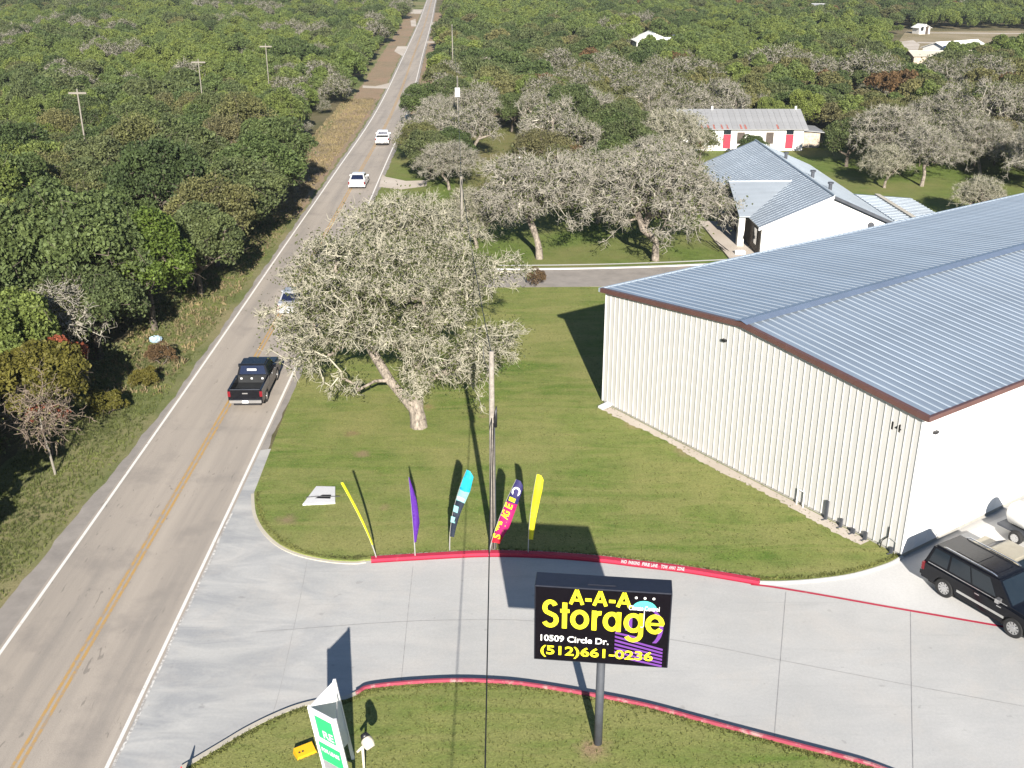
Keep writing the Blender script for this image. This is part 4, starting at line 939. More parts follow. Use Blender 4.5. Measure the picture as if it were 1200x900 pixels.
# ------------------------------------------------------------------ buildings beyond
def gable_house(t, x0, x1, y0, y1, ez, rz, roofmat, wallmat, oh=0.4, axis='y', seam=0.6):
    """ridge along y; roof planes built of seamed panels"""
    xm = (x0 + x1) / 2; s = (rz - ez) / ((x1 - x0) / 2)
    m = MB(); m.add([(x0, y0, 0), (x1, y0, 0), (x1, y0, ez), (xm, y0, rz), (x0, y0, ez), (x0, y1, 0), (x1, y1, 0), (x1, y1, ez), (xm, y1, rz), (x0, y1, ez)],
                    [(0, 1, 2, 3, 4), (9, 8, 7, 6, 5), (1, 6, 7, 2), (5, 0, 4, 9)]); m.build('walls', wallmat, t)
    for sd in (-1, 1):
        n = max(1, round((y1 - y0 + 2 * oh) / seam)); w = (y1 - y0 + 2 * oh) / n
        xe = xm + sd * ((x1 - x0) / 2 + oh); ze = ez - oh * s
        m = MB(); m.hexa([(xe, 0, ze), (xm, 0, rz), (xm, w, rz), (xe, w, ze), (xe, 0, ze + 0.07), (xm, 0, rz + 0.07), (xm, w, rz + 0.07), (xe, w, ze + 0.07)])
        m.hexa([(xe, 0, ze + 0.07), (xm, 0, rz + 0.07), (xm, 0.04, rz + 0.07), (xe, 0.04, ze + 0.07), (xe, 0, ze + 0.085), (xm, 0, rz + 0.085), (xm, 0.04, rz + 0.085), (xe, 0.04, ze + 0.085)])
        p = m.build('roof_panel', roofmat, t, loc=(0, y0 - oh, 0))
        for i in range(1, n): share(p, t, (0, y0 - oh + i * w, 0))
    MB().tube([(xm, y0 - oh - 0.02, rz + 0.1), (xm, y1 + oh, rz + 0.1)], 0.09, 6).build('ridge_cap', roofmat, t)
h1 = thing('office_house', 'white house with long gray metal gable roof and porch bay behind the shed', 'house', (27.55, 90.6, 0), R(2.2))
gable_house(h1, -5.9, 5.9, 0, 26.5, 2.95, 5.5, M['roof_gray'], M['stucco'], 0.35)
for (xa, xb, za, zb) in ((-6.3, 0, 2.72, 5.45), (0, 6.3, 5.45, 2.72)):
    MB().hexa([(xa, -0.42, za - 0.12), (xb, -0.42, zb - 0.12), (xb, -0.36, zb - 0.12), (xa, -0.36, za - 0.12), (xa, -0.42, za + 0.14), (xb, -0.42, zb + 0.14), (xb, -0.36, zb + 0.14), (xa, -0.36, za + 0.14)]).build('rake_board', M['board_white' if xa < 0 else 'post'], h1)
MB().tube([(3.6, -0.02, 2.9), (3.6, -0.1, 2.9)], 0.28, 14).build('gable_vent', M['post'], h1)
for yy in (4.5, 9.8, 19.0):
    MB().tube([(1.2, yy, 4.6), (1.2, yy, 5.6)], 0.16, 10).build('vent_pipe', M['post'], h1)
    MB().tube([(1.2, yy, 5.58), (1.2, yy, 5.72)], 0.26, 10).build('vent_cap', M['post'], h1)
# porch bay: cross gable on the left side
py0, py1, pym = 3.4, 13.2, 8.3
px0 = -7.1; mxi = -1.2
m = MB(); th = 0.09
for sd, ye in ((-1, py0), (1, py1)):
    a = [(px0, ye, 2.85), (-5.7, ye, 2.85), (mxi, pym, 4.95), (px0, pym, 4.95)]
    m.hexa([(x, y, z) for x, y, z in a] + [(x, y, z + th) for x, y, z in a])
m.build('porch_roof', M['roof_gray'], h1)
MB().tube([(px0 - 0.02, pym, 5.05), (mxi, pym, 5.05)], 0.07, 6).build('porch_ridge', M['roof_gray'], h1)
for yy, mt in ((py0 + 0.35, 'stucco'), (py1 - 0.5, 'stone')):
    MB().box(px0 + 0.1, px0 + 0.65, yy, yy + 0.55, 0, 2.85).build('porch_column', M[mt], h1)
MB().box(px0 + 0.1, -5.91, py1 - 1.8, py1 - 1.2, 0, 1.3).build('stone_pier', M['stone'], h1)
MB().box(-5.93, -5.9, 0.3, 12.6, 0, 2.75).build('porch_wall', M['dark_wood'], h1)
MB().box(-5.99, -5.94, 1.2, 2.4, 0.9, 2.3).build('window', M['glass'], h1)
MB().box(-5.99, -5.94, 6.2, 8.2, 0.1, 2.3).build('window', M['glass'], h1)
MB().box(-8.6, -5.95, -0.4, 13.0, 0, 0.14).build('porch_floor', M['caliche'], h1)
MB().box(-7.8, -6.9, 1.0, 1.5, 0.14, 0.4).build('porch_step', M['board_white'], h1)
# right wing, low roof with a brown beam
nw = 16
m = MB(); m.hexa([(0, 0, 2.95), (5.6, 0, 2.5), (5.6, 10.6 / nw, 2.5), (0, 10.6 / nw, 2.95), (0, 0, 3.03), (5.6, 0, 2.58), (5.6, 10.6 / nw, 2.58), (0, 10.6 / nw, 3.03)])
m.hexa([(0, 0, 3.03), (5.6, 0, 2.58), (5.6, 0.05, 2.58), (0, 0.05, 3.03), (0, 0, 3.08), (5.6, 0, 2.63), (5.6, 0.05, 2.63), (0, 0.05, 3.08)])
wp = m.build('wing_roof_panel', M['roof_gray'], h1, loc=(6.05, 1.0, 0))
for i in range(1, nw): share(wp, h1, (6.05, 1.0 + i * 10.6 / nw, 0))
MB().box(6.3, 11.2, 1.3, 11.2, 0, 2.45).build('wing_walls', M['stucco'], h1)
MB().hexa([(8.1, 0.9, 2.88), (8.6, 0.9, 2.84), (8.6, 11.7, 2.84), (8.1, 11.7, 2.88), (8.1, 0.9, 3.02), (8.6, 0.9, 2.98), (8.6, 11.7, 2.98), (8.1, 11.7, 3.02)]).build('roof_beam', M['kerb'], h1)
fe = site(850, 285)
ft = thing('porch_railing', 'dark slanted railing bars at the office porch step', 'railing', (19.4, 92.4, 0))
for i in range(4): MB().tube([(-0.3 * i, 0.0, 0.1), (-0.3 * i - 0.9, 1.9, 0.55)], 0.035, 6).build('rail', M['black'], ft)

h2 = thing('long_barn_house', 'long white building with tin roof and red doors behind the office', 'building', (22.4, 141.5, 0), R(0))
bx0, bx1 = 0.0, 15.8
m = MB(); m.add([(bx0, 0, 0), (bx1, 0, 0), (bx1, 0, 2.95), (bx0, 0, 2.95), (bx0, 9, 0), (bx1, 9, 0), (bx1, 9, 2.95), (bx0, 9, 2.95), (bx0, 4.5, 4.6), (bx1, 4.5, 4.6)],
                [(0, 1, 2, 3), (5, 4, 7, 6), (1, 5, 6, 9, 2), (4, 0, 3, 8, 7)]); m.build('walls', M['stucco'], h2)
nn_ = 22; w = (bx1 - bx0 + 0.9) / nn_
for sd in (0, 1):
    ya, yb = (-0.5, 4.5) if sd == 0 else (9.5, 4.5)
    m = MB(); m.hexa([(0, ya, 2.8), (w, ya, 2.8), (w, yb, 4.66), (0, yb, 4.66), (0, ya, 2.87), (w, ya, 2.87), (w, yb, 4.73), (0, yb, 4.73)])
    m.hexa([(0, ya, 2.87), (0.05, ya, 2.87), (0.05, yb, 4.73), (0, yb, 4.73), (0, ya, 2.91), (0.05, ya, 2.91), (0.05, yb, 4.77), (0, yb, 4.77)])
    p = m.build('roof_panel', M['roof_old'], h2, loc=(bx0 - 0.45, 0, 0))
    for i in range(1, nn_): share(p, h2, (bx0 - 0.45 + i * w, 0, 0))
for xx in (1.6, 2.3, 3.1, 3.9, 4.9, 5.6, 7.4, 8.0, 12.2):
    MB().hexa([(xx, -0.48, 2.885), (xx + 0.28, -0.48, 2.885), (xx + 0.2, 0.6, 3.285), (xx, 0.6, 3.285), (xx, -0.48, 2.9), (xx + 0.28, -0.48, 2.9), (xx + 0.2, 0.6, 3.30), (xx, 0.6, 3.30)]).build('rust_streak', M['rust'], h2)
for xx in (2.3, 5.8, 14.0):
    d = MB().box(xx - 0.5, xx + 0.5, -0.07, -0.003, 0.3, 2.1).build('door', M['red_door'], h2)
    MB().box(xx - 0.48, xx + 0.48, -0.08, -0.004, 2.15, 2.75).build('transom_window', M['glass'], h2)
for xx in (7.6, 11.4): MB().box(xx - 0.5, xx + 0.5, -0.05, -0.003, 0.9, 2.4).build('window', M['dark_wood'], h2)
MB().box(-4.3, -0.02, 1.0, 8.0, 0, 2.5).build('side_wing', M['stucco'], h2)
MB().box(bx1 + 0.02, bx1 + 2.8, 2.2, 6.6, 0, 2.0).build('annex', M['stone'], h2)
MB().hexa([(bx1 + 0.02, 1.8, 2.3), (bx1 + 3.3, 1.8, 2.0), (bx1 + 3.3, 7.0, 2.0), (bx1 + 0.02, 7.0, 2.3), (bx1 + 0.02, 1.8, 2.4), (bx1 + 3.3, 1.8, 2.1), (bx1 + 3.3, 7.0, 2.1), (bx1 + 0.02, 7.0, 2.4)]).build('annex_roof', M['roof_old'], h2)
for xx in (4.4, 15.6): MB().tube([(xx, 4.5, 4.6), (xx, 4.5, 5.1)], 0.15, 8).build('roof_vent', M['dish'], h2)
MB().box(bx1 + 0.002, bx1 + 0.05, 0.6, 1.6, 1.5, 2.6).build('window', M['glass'], h2)

def small_house(px, py, w, dp, ez, rz, label, rot=0.0, roof='roof_old', wall='stucco', name='far_house'):
    g = site(px, py); t = thing(name, label, 'house', (g.x, g.y, 0), rot)
    gable_house(t, -w / 2, w / 2, 0, dp, ez, rz, M[roof], M[wall], 0.4, seam=1.5)
    MB().box(-w / 4 - 0.5, -w / 4 + 0.5, -0.05, -0.003, 0.9, 2.1).build('window', M['glass'], t)
    MB().box(w / 5 - 0.5, w / 5 + 0.5, -0.05, -0.003, 0.0, 2.1).build('door', M['dark_wood'], t)
    return t
small_house(766, 63, 8.5, 7, 3.0, 4.6, 'small white gabled house alone in the woodland above the gray trees', 0.1, 'dish')
small_house(785, 63, 6, 7, 2.5, 3.6, 'low white side building beside the small gabled house', 1.4, 'dish')
small_house(1094, 77, 7, 13, 3.6, 4.8, 'white metal roofed barn at the edge of the pale field', R(-60), 'dish', name='far_barn')
small_house(1064, 80, 5, 16, 2.8, 3.5, 'brown roofed shed beside the white barn', R(-88), 'kerb', 'stone', 'far_barn')
small_house(1083, 40, 3.6, 3.2, 1.8, 2.6, 'tiny white house at the top of the field', 0.3, 'dish')
small_house(345, 5, 14, 8, 3.5, 4.6, 'far pale building at the top of the left woodland', 0.1, 'dish')
small_house(978, 21, 8, 8, 3.5, 4.6, 'far low building among the trees at the top right', 1.5, 'roof_old')
small_house(366, 103, 5, 4, 2.9, 3.6, 'pale roofed hut in the woodland beside the white pole', 0.6, 'dish')
small_house(808, 57, 5, 5, 2.9, 3.6, 'small pale shed right of the gabled white house', 0.2, 'roof_gray')
sheet('field', [site(x, y) for x, y in ((1045, 66), (1052, 50), (1062, 36), (1210, 36), (1240, 40), (1240, 66), (1120, 68))], -0.012, M['field'])
sheet('gravel_yard', [site(x, y) for x, y in ((1046, 64), (1052, 49), (1070, 47), (1078, 52), (1074, 63))], -0.006, M['caliche'])
sheet('field_track', [site(x, y) for x, y in ((1075, 50.5), (1075, 49), (1230, 52), (1230, 54))], -0.006, M['caliche'])
sheet('field_track', [site(x, y) for x, y in ((1075, 38.8), (1075, 37.8), (1230, 39), (1230, 40))], -0.006, M['caliche'])
sheet('clearing', [site(x, y) for x, y in ((-10, 158), (-10, 145), (18, 143), (28, 152), (20, 158))], -0.012, M['dry_verge'])
sheet('clearing', [site(x, y) for x, y in ((30, 236), (28, 226), (60, 217), (85, 224), (75, 236))], -0.012, M['dry_verge'])
# ------------------------------------------------------------------ trees
def np_mesh(name, V, F, mats, mi=None):
    me = bpy.data.meshes.new(name); nv, nf = len(V), len(F)
    me.vertices.add(nv); me.vertices.foreach_set('co', np.asarray(V, np.float32).ravel())
    me.loops.add(nf * 4); me.loops.foreach_set('vertex_index', np.asarray(F, np.int32).ravel())
    me.polygons.add(nf); me.polygons.foreach_set('loop_start', np.arange(nf, dtype=np.int32) * 4); me.polygons.foreach_set('loop_total', np.full(nf, 4, np.int32))
    for m in mats: me.materials.append(m)
    if mi is not None: me.polygons.foreach_set('material_index', np.asarray(mi, np.int32))
    me.update(calc_edges=True); return me
def unit(a): return a / (np.linalg.norm(a, axis=1, keepdims=True) + 1e-9)
def tubes(P0, P1, R0, R1, k):
    d = unit(P1 - P0); a = np.where(np.abs(d[:, 2:3]) < 0.9, np.array([[0, 0, 1.0]]), np.array([[1.0, 0, 0]]))
    u = unit(np.cross(d, a)); w = np.cross(d, u); n = len(P0); V = np.zeros((n, 2 * k, 3))
    for j in range(k):
        c, s = math.cos(2 * PI * j / k), math.sin(2 * PI * j / k)
        V[:, j] = P0 + (u * c + w * s) * R0[:, None]; V[:, k + j] = P1 + (u * c + w * s) * R1[:, None]
    base = (np.arange(n) * 2 * k)[:, None]
    F = np.concatenate([base + np.array([[j, (j + 1) % k, k + (j + 1) % k, k + j]]) for j in range(k)], 0)
    return V.reshape(-1, 3), F
def quads(Cn, size, g, up=0.35, asp=0.62):
    n = len(Cn); a = unit(g.normal(size=(n, 3))); nrm = unit(g.normal(size=(n, 3)) + np.array([0, 0, up * 2]))
    a = unit(a - nrm * np.sum(a * nrm, 1, keepdims=True)); b_ = np.cross(nrm, a); s = (size * g.uniform(0.6, 1.35, n))[:, None]
    V = np.stack([Cn - a * s, Cn - b_ * s * asp + nrm * s * 0.2, Cn + a * s, Cn + b_ * s * asp + nrm * s * 0.2], 1).reshape(-1, 3)
    return V, np.arange(4 * n).reshape(-1, 4)
def join(parts):
    V = []; F = []; Mi = []; o = 0
    for v, f, m in parts:
        V.append(v); F.append(f + o); Mi.append(np.full(len(f), m)); o += len(v)
    return np.concatenate(V), np.concatenate(F), np.concatenate(Mi)
def crown_points(n, g, rx, ry, rz, hc, lobes=26, lr=0.34, shell=0.55, skirt=0.25):
    """points in leafy lobes spread through a dome"""
    d = unit(g.normal(size=(lobes, 3))); d[:, 2] = np.abs(d[:, 2]) * (1 + skirt * 0.5) - skirt
    rr = g.uniform(shell, 0.86, lobes)[:, None]; Lc = d * rr
    Lr = lr * g.uniform(0.65, 1.25, lobes)
    k = g.integers(0, lobes, n); e = unit(g.normal(size=(n, 3))); e[:, 2] = np.where(g.random(n) < 0.75, np.abs(e[:, 2]), e[:, 2])
    r = g.uniform(0.55, 1.05, n) ** 0.6
    P = Lc[k] + e * (r * Lr[k])[:, None]
    return P * np.array([rx, ry, rz]) + np.array([0, 0, hc]), Lc * np.array([rx, ry, rz]) + np.array([0, 0, hc])
def grow(start, targets, g, trunk_r, tip_r, curl=0.16, seglen=0.7, power=0.46, limbs=None):
    """start: list of trunk nodes; every target is joined to the tree by a crooked branch; radii from the load carried"""
    P = [np.array(p, float) for p in start]; par = [-1] + list(range(len(start) - 1)); first = max(0, len(start) - 2)
    plen = [0.0] * len(P)
    f = P[-1]; order = np.argsort(np.linalg.norm(targets - f, axis=1))
    for (q, pj) in (limbs or []):
        P.append(np.array(q, float)); par.append(pj); first = len(start) - 1
    A = np.zeros((len(targets) * 14 + len(P) + 10, 3)); A[:len(P)] = P; PL = np.zeros(len(A)); n = len(P)
    tips = []
    for t in targets[order]:
        d = np.linalg.norm(A[first:n] - t, axis=1) + PL[first:n] * 0.22
        j = first + int(np.argmin(d)); p0 = A[j].copy(); v = t - p0; L = np.linalg.norm(v)
        if L < 0.05: continue
        m = max(1, min(10, int(L / seglen))); bow = np.array([0, 0, 1.0]) * L * 0.10 + g.normal(size=3) * L * 0.09
        last = j
        for i in range(1, m + 1):
            s = i / m; q = p0 + v * s + bow * math.sin(PI * s) + (g.normal(size=3) * curl * L / m if i < m else 0)
            if n >= len(A): break
            A[n] = q; PL[n] = PL[last] + np.linalg.norm(q - A[last]); par.append(last); last = n; n += 1
        tips.append(last)
    A = A[:n]; load = np.zeros(n)
    for t in tips: load[t] += 1
    par = np.array(par[:n])
    for i in range(n - 1, 0, -1): load[par[i]] += load[i]
    load = np.maximum(load, 1); r = tip_r * load ** power
    r = np.minimum(r, trunk_r * (0.66 if limbs else 1.0))
    for i in range(len(start)): r[i] = trunk_r * (1.25 - 0.35 * min(1, i / max(1, len(start) - 1)))
    return A, par, r, np.array(tips)
def tree_meshes(tag, g, start, targets, trunk_r, tip_r, bark, twigm, leafm, twig_n=6, twig_len=0.5, twig_r=0.014, leaf_n=0, leaf_size=0.1, split_r=0.07, leaf_pts=None, curl=0.16, seglen=0.7, droop=-0.15, leaf_up=0.35, limbs=None):
    A, par, r, tips = grow(start, targets, g, trunk_r, tip_r, curl, seglen, limbs=limbs)
    i = np.arange(1, len(A)); p = par[1:]
    R0 = np.minimum(r[p], r[i] * 1.7); R1 = r[i]
    first = i < len(start); R0 = np.where(first, r[p], R0)
    thick = R1 > split_r
    V, F = tubes(A[p[thick]], A[i[thick]], R0[thick], R1[thick], 7 if trunk_r > 0.2 else 5)
    trunk = np_mesh('trunk', V, F, [bark]); trunk.polygons.foreach_set('use_smooth', np.ones(len(F), bool))
    parts = []
    if (~thick).any():
        V, F = tubes(A[p[~thick]], A[i[~thick]], R0[~thick], R1[~thick], 4); parts.append((V, F, 0))
    if twig_n:
        T = np.repeat(A[tips], twig_n, 0) + g.normal(size=(len(tips) * twig_n, 3)) * 0.08
        cen = A.mean(0); out = unit(T - cen) * 0.55; d = unit(out + g.normal(size=T.shape) * 0.7 + np.array([0, 0, droop])); L = twig_len * g.uniform(0.5, 1.4, len(T))[:, None]
        M1 = T + d * L * 0.5 + g.normal(size=T.shape) * 0.12 * twig_len; d2 = unit(d + g.normal(size=T.shape) * 0.8); E = M1 + d2 * L * 0.6
        rr = twig_r * g.uniform(0.7, 1.5, len(T))
        V, F = tubes(T, M1, rr * 1.15, rr, 3); parts.append((V, F, 0))
        V, F = tubes(M1, E, rr, rr * 0.5, 3); parts.append((V, F, 0))
    if leaf_n:
        if leaf_pts is None:
            k = g.integers(0, len(tips), leaf_n); leaf_pts = A[tips][k] + g.normal(size=(leaf_n, 3)) * twig_len * 0.75
        V, F = quads(leaf_pts, leaf_size, g, up=leaf_up); parts.append((V, F, 1))
    V, F, Mi = join(parts); crown = np_mesh('crown', V, F, [twigm, leafm], Mi)
    return trunk, crown
def make_tree(name, trunk, crown):
    r = bpy.data.objects.new(name, None)
    a = bpy.data.objects.new('trunk', trunk); c = bpy.data.objects.new('crown', crown); a.parent = r; c.parent = r
    return r, a, c
def place(proto, loc, rz, sc, label, group, name=None, cat='tree'):
    r = proto[0].copy(); C.objects.link(r); r.location = loc; r.rotation_euler = (0, 0, rz)
    r.scale = sc if hasattr(sc, '__len__') else (sc, sc, sc)
    if name: r.name = name
    for ch in proto[1:]:
        c = ch.copy(); C.objects.link(c); c.parent = r
    return props(r, label, cat, group)

def leafy(tag, seed, rx, rz, hc, lobes, n, size, leafm, bark, trunk_r=0.14, lr=0.29, low=False, name='oak_tree'):
    g = np.random.default_rng(seed)
    pts, Lc = crown_points(n, g, rx, rx * g.uniform(0.85, 1.1), rz, hc, lobes, lr)
    pts = pts[pts[:, 2] > 0.25]
    T = Lc + g.normal(size=Lc.shape) * 0.2
    T = T[T[:, 2] > 0.8]
    start = [(0, 0, -0.1), (0.05, 0.03, hc * 0.22), (g.normal() * 0.1, g.normal() * 0.1, hc * 0.45)]
    tr, cr = tree_meshes(tag, g, start, T, trunk_r, 0.035, bark, M['bark_dark'], leafm, twig_n=0 if low else 3, twig_len=rx * 0.3, twig_r=0.012, leaf_n=len(pts), leaf_size=size, split_r=0.03, leaf_pts=pts)
    return make_tree(name, tr, cr)
def twiggy(tag, seed, rx, rz, hc, ntar, leafm, twigm, bark, leaf_n, trunk_r=0.2, twig_n=6, twig_len=0.45, twig_r=0.017, leaf_size=0.09, name='lichen_oak', fork=1.4, lean=0.3, lobes=22):
    g = np.random.default_rng(seed)
    T, _ = crown_points(ntar, g, rx, rx, rz, hc, lobes, 0.34, 0.35, 0.55)
    T = T[T[:, 2] > fork * 0.8]
    start = [(0, 0, -0.1), (lean * 0.3, 0.0, fork * 0.5), (lean, 0.1, fork)]
    tr, cr = tree_meshes(tag, g, start, T, trunk_r, 0.020, bark, twigm, leafm, twig_n, twig_len, twig_r, leaf_n, leaf_size, split_r=0.055, curl=0.2)
    return make_tree(name, tr, cr)

K = {}
# near prototypes
K['oak'] = [leafy('o', 21 + i, 3.3, 2.9, 3.0, 44, 24000, 0.098, M['leaf_oak'], M['bark_dark'], 0.2, name='oak_tree') for i in range(3)]
K['juniper'] = [leafy('j', 31 + i, 2.6, 2.9, 2.9, 36, 21000, 0.09, M['leaf_juniper'], M['bark_dark'], 0.14, 0.29, name='juniper_tree') for i in range(3)]
K['olive'] = [leafy('v', 41 + i, 2.8, 2.6, 2.9, 34, 11000, 0.085, M['leaf_olive'], M['bark_dark'], 0.13, 0.34, name='olive_green_tree') for i in range(2)]
K['gray'] = [twiggy('g', 51 + i, 3.3, 2.8, 3.6, 420, M['leaf_lichen'], M['twig_gray'], M['bark_pale'], 3000, 0.16, 6, 0.5, 0.015, name='gray_tree') for i in range(3)]
K['bright'] = [leafy('b', 61, 3.3, 3.6, 3.6, 46, 25000, 0.1, M['leaf_bright'], M['bark_dark'], 0.18, name='bright_green_tree')]
K['brown'] = [leafy('n', 71, 2.8, 2.6, 2.9, 24, 6000, 0.11, M['leaf_brown'], M['bark_dark'], 0.13, name='rusty_tree')]
K['yellow'] = [leafy('y', 81, 2.6, 2.3, 2.6, 24, 9000, 0.12, M['leaf_yellow'], M['bark_dark'], 0.13, name='yellow_green_tree')]
# far prototypes, fewer and larger leaves
F_ = []
for i in range(2): F_.append(('oak', leafy('fo', 121 + i, 3.3, 2.7, 2.8, 32, 6500, 0.195, M['leaf_oak'], M['bark_dark'], 0.2, low=True)))
for i in range(2): F_.append(('juniper', leafy('fj', 131 + i, 2.8, 2.7, 2.8, 28, 5600, 0.185, M['leaf_juniper'], M['bark_dark'], 0.14, low=True)))
F_.append(('olive', leafy('fv', 141, 2.8, 2.5, 2.8, 28, 4200, 0.17, M['leaf_olive'], M['bark_dark'], 0.13, low=True)))
for i in range(2): F_.append(('gray', twiggy('fg', 151 + i, 3.3, 2.6, 3.4, 200, M['leaf_lichen'], M['twig_gray'], M['bark_pale'], 1500, 0.15, 5, 0.7, 0.022, leaf_size=0.17)))
F_.append(('brown', leafy('fn', 171, 2.8, 2.5, 2.8, 20, 2400, 0.22, M['leaf_brown'], M['bark_dark'], 0.13, low=True)))
F_IDX = {}
protos = bpy.data.collections.new('far_tree_kinds')
for i, (k, (r, a, c)) in enumerate(F_):
    # one joined mesh per far kind
    me = bpy.data.meshes.new('far_tree_%02d' % i); bm = bmesh.new(); bm.from_mesh(c.data); bm.to_mesh(me)
    bm.free()
    for mt in c.data.materials: me.materials.append(mt)
    o = bpy.data.objects.new('far_tree_%02d' % i, me); protos.objects.link(o); F_IDX.setdefault(k, []).append(i)

# hero oak by the road, lichen covered
g = np.random.default_rng(5)
hb = site(488, 500, LZ)
T1, _ = crown_points(2500, g, 8.3, 8.0, 5.2, 6.4, 66, 0.19, 0.3)
T1 = T1 + np.array([-0.8, 3.4, 0.0])
T1 = T1[(T1[:, 2] > 3.4) & ((T1[:, 0] > -7.6) | (T1[:, 2] > 4.6))]
for (x, y, z, r, n) in ((-6.0, 0.9, 4.8, 1.5, 80), (3.2, -0.6, 4.6, 1.7, 120), (4.9, 1.8, 4.6, 1.2, 70), (0.4, -1.6, 5.6, 1.6, 110)):
    T1 = np.concatenate([T1, np.array([x, y, z]) + g.normal(size=(n, 3)) * r * 0.5])
T1 = T1[(T1[:, 2] > 1.6) & ~((T1[:, 0] > -3.6) & (T1[:, 0] < 1.3) & (T1[:, 1] < 2.2) & (T1[:, 2] < 5.0))]
for (x, y, z, r, n) in ((0.2, -0.7, 3.3, 0.75, 60), (-4.0, 0.0, 2.9, 0.9, 12)):
    T1 = np.concatenate([T1, np.array([x, y, z]) + g.normal(size=(n, 3)) * r * 0.6])
T1 = T1[np.linalg.norm(T1 - np.array([-7.9, 4.6, 6.0]), axis=1) > 1.5]
limbs = [((-0.75, 0.35, 1.75), 2), ((-1.5, 0.7, 2.6), 4), ((-2.3, 1.4, 3.7), 5), ((-3.2, 2.4, 5.0), 6), ((0.15, 0.4, 2.2), 2), ((0.25, 0.9, 3.4), 8), ((0.6, 1.9, 4.7), 9), ((1.4, 3.2, 6.2), 10), ((-2.3, 0.3, 2.7), 5), ((-3.3, -0.2, 2.3), 12)]
Vt, Ct = tree_meshes('hero', g, [(0.15, 0, -0.15), (0.12, 0.05, 0.5), (0.02, 0.12, 1.0), (-0.12, 0.18, 1.25)], T1, 0.42, 0.019, M['bark_pale'], M['twig'], M['leaf_lichen'],
                     twig_n=10, twig_len=0.5, twig_r=0.0135, leaf_n=44000, leaf_size=0.075, split_r=0.06, curl=0.22, seglen=0.6, limbs=limbs)
hero = make_tree('lichen_oak', Vt, Ct)
place(hero, (hb.x, hb.y, LZ), 0, 1, 'biggest gray lichen covered oak leaning over the road beside the lawn flags', None)
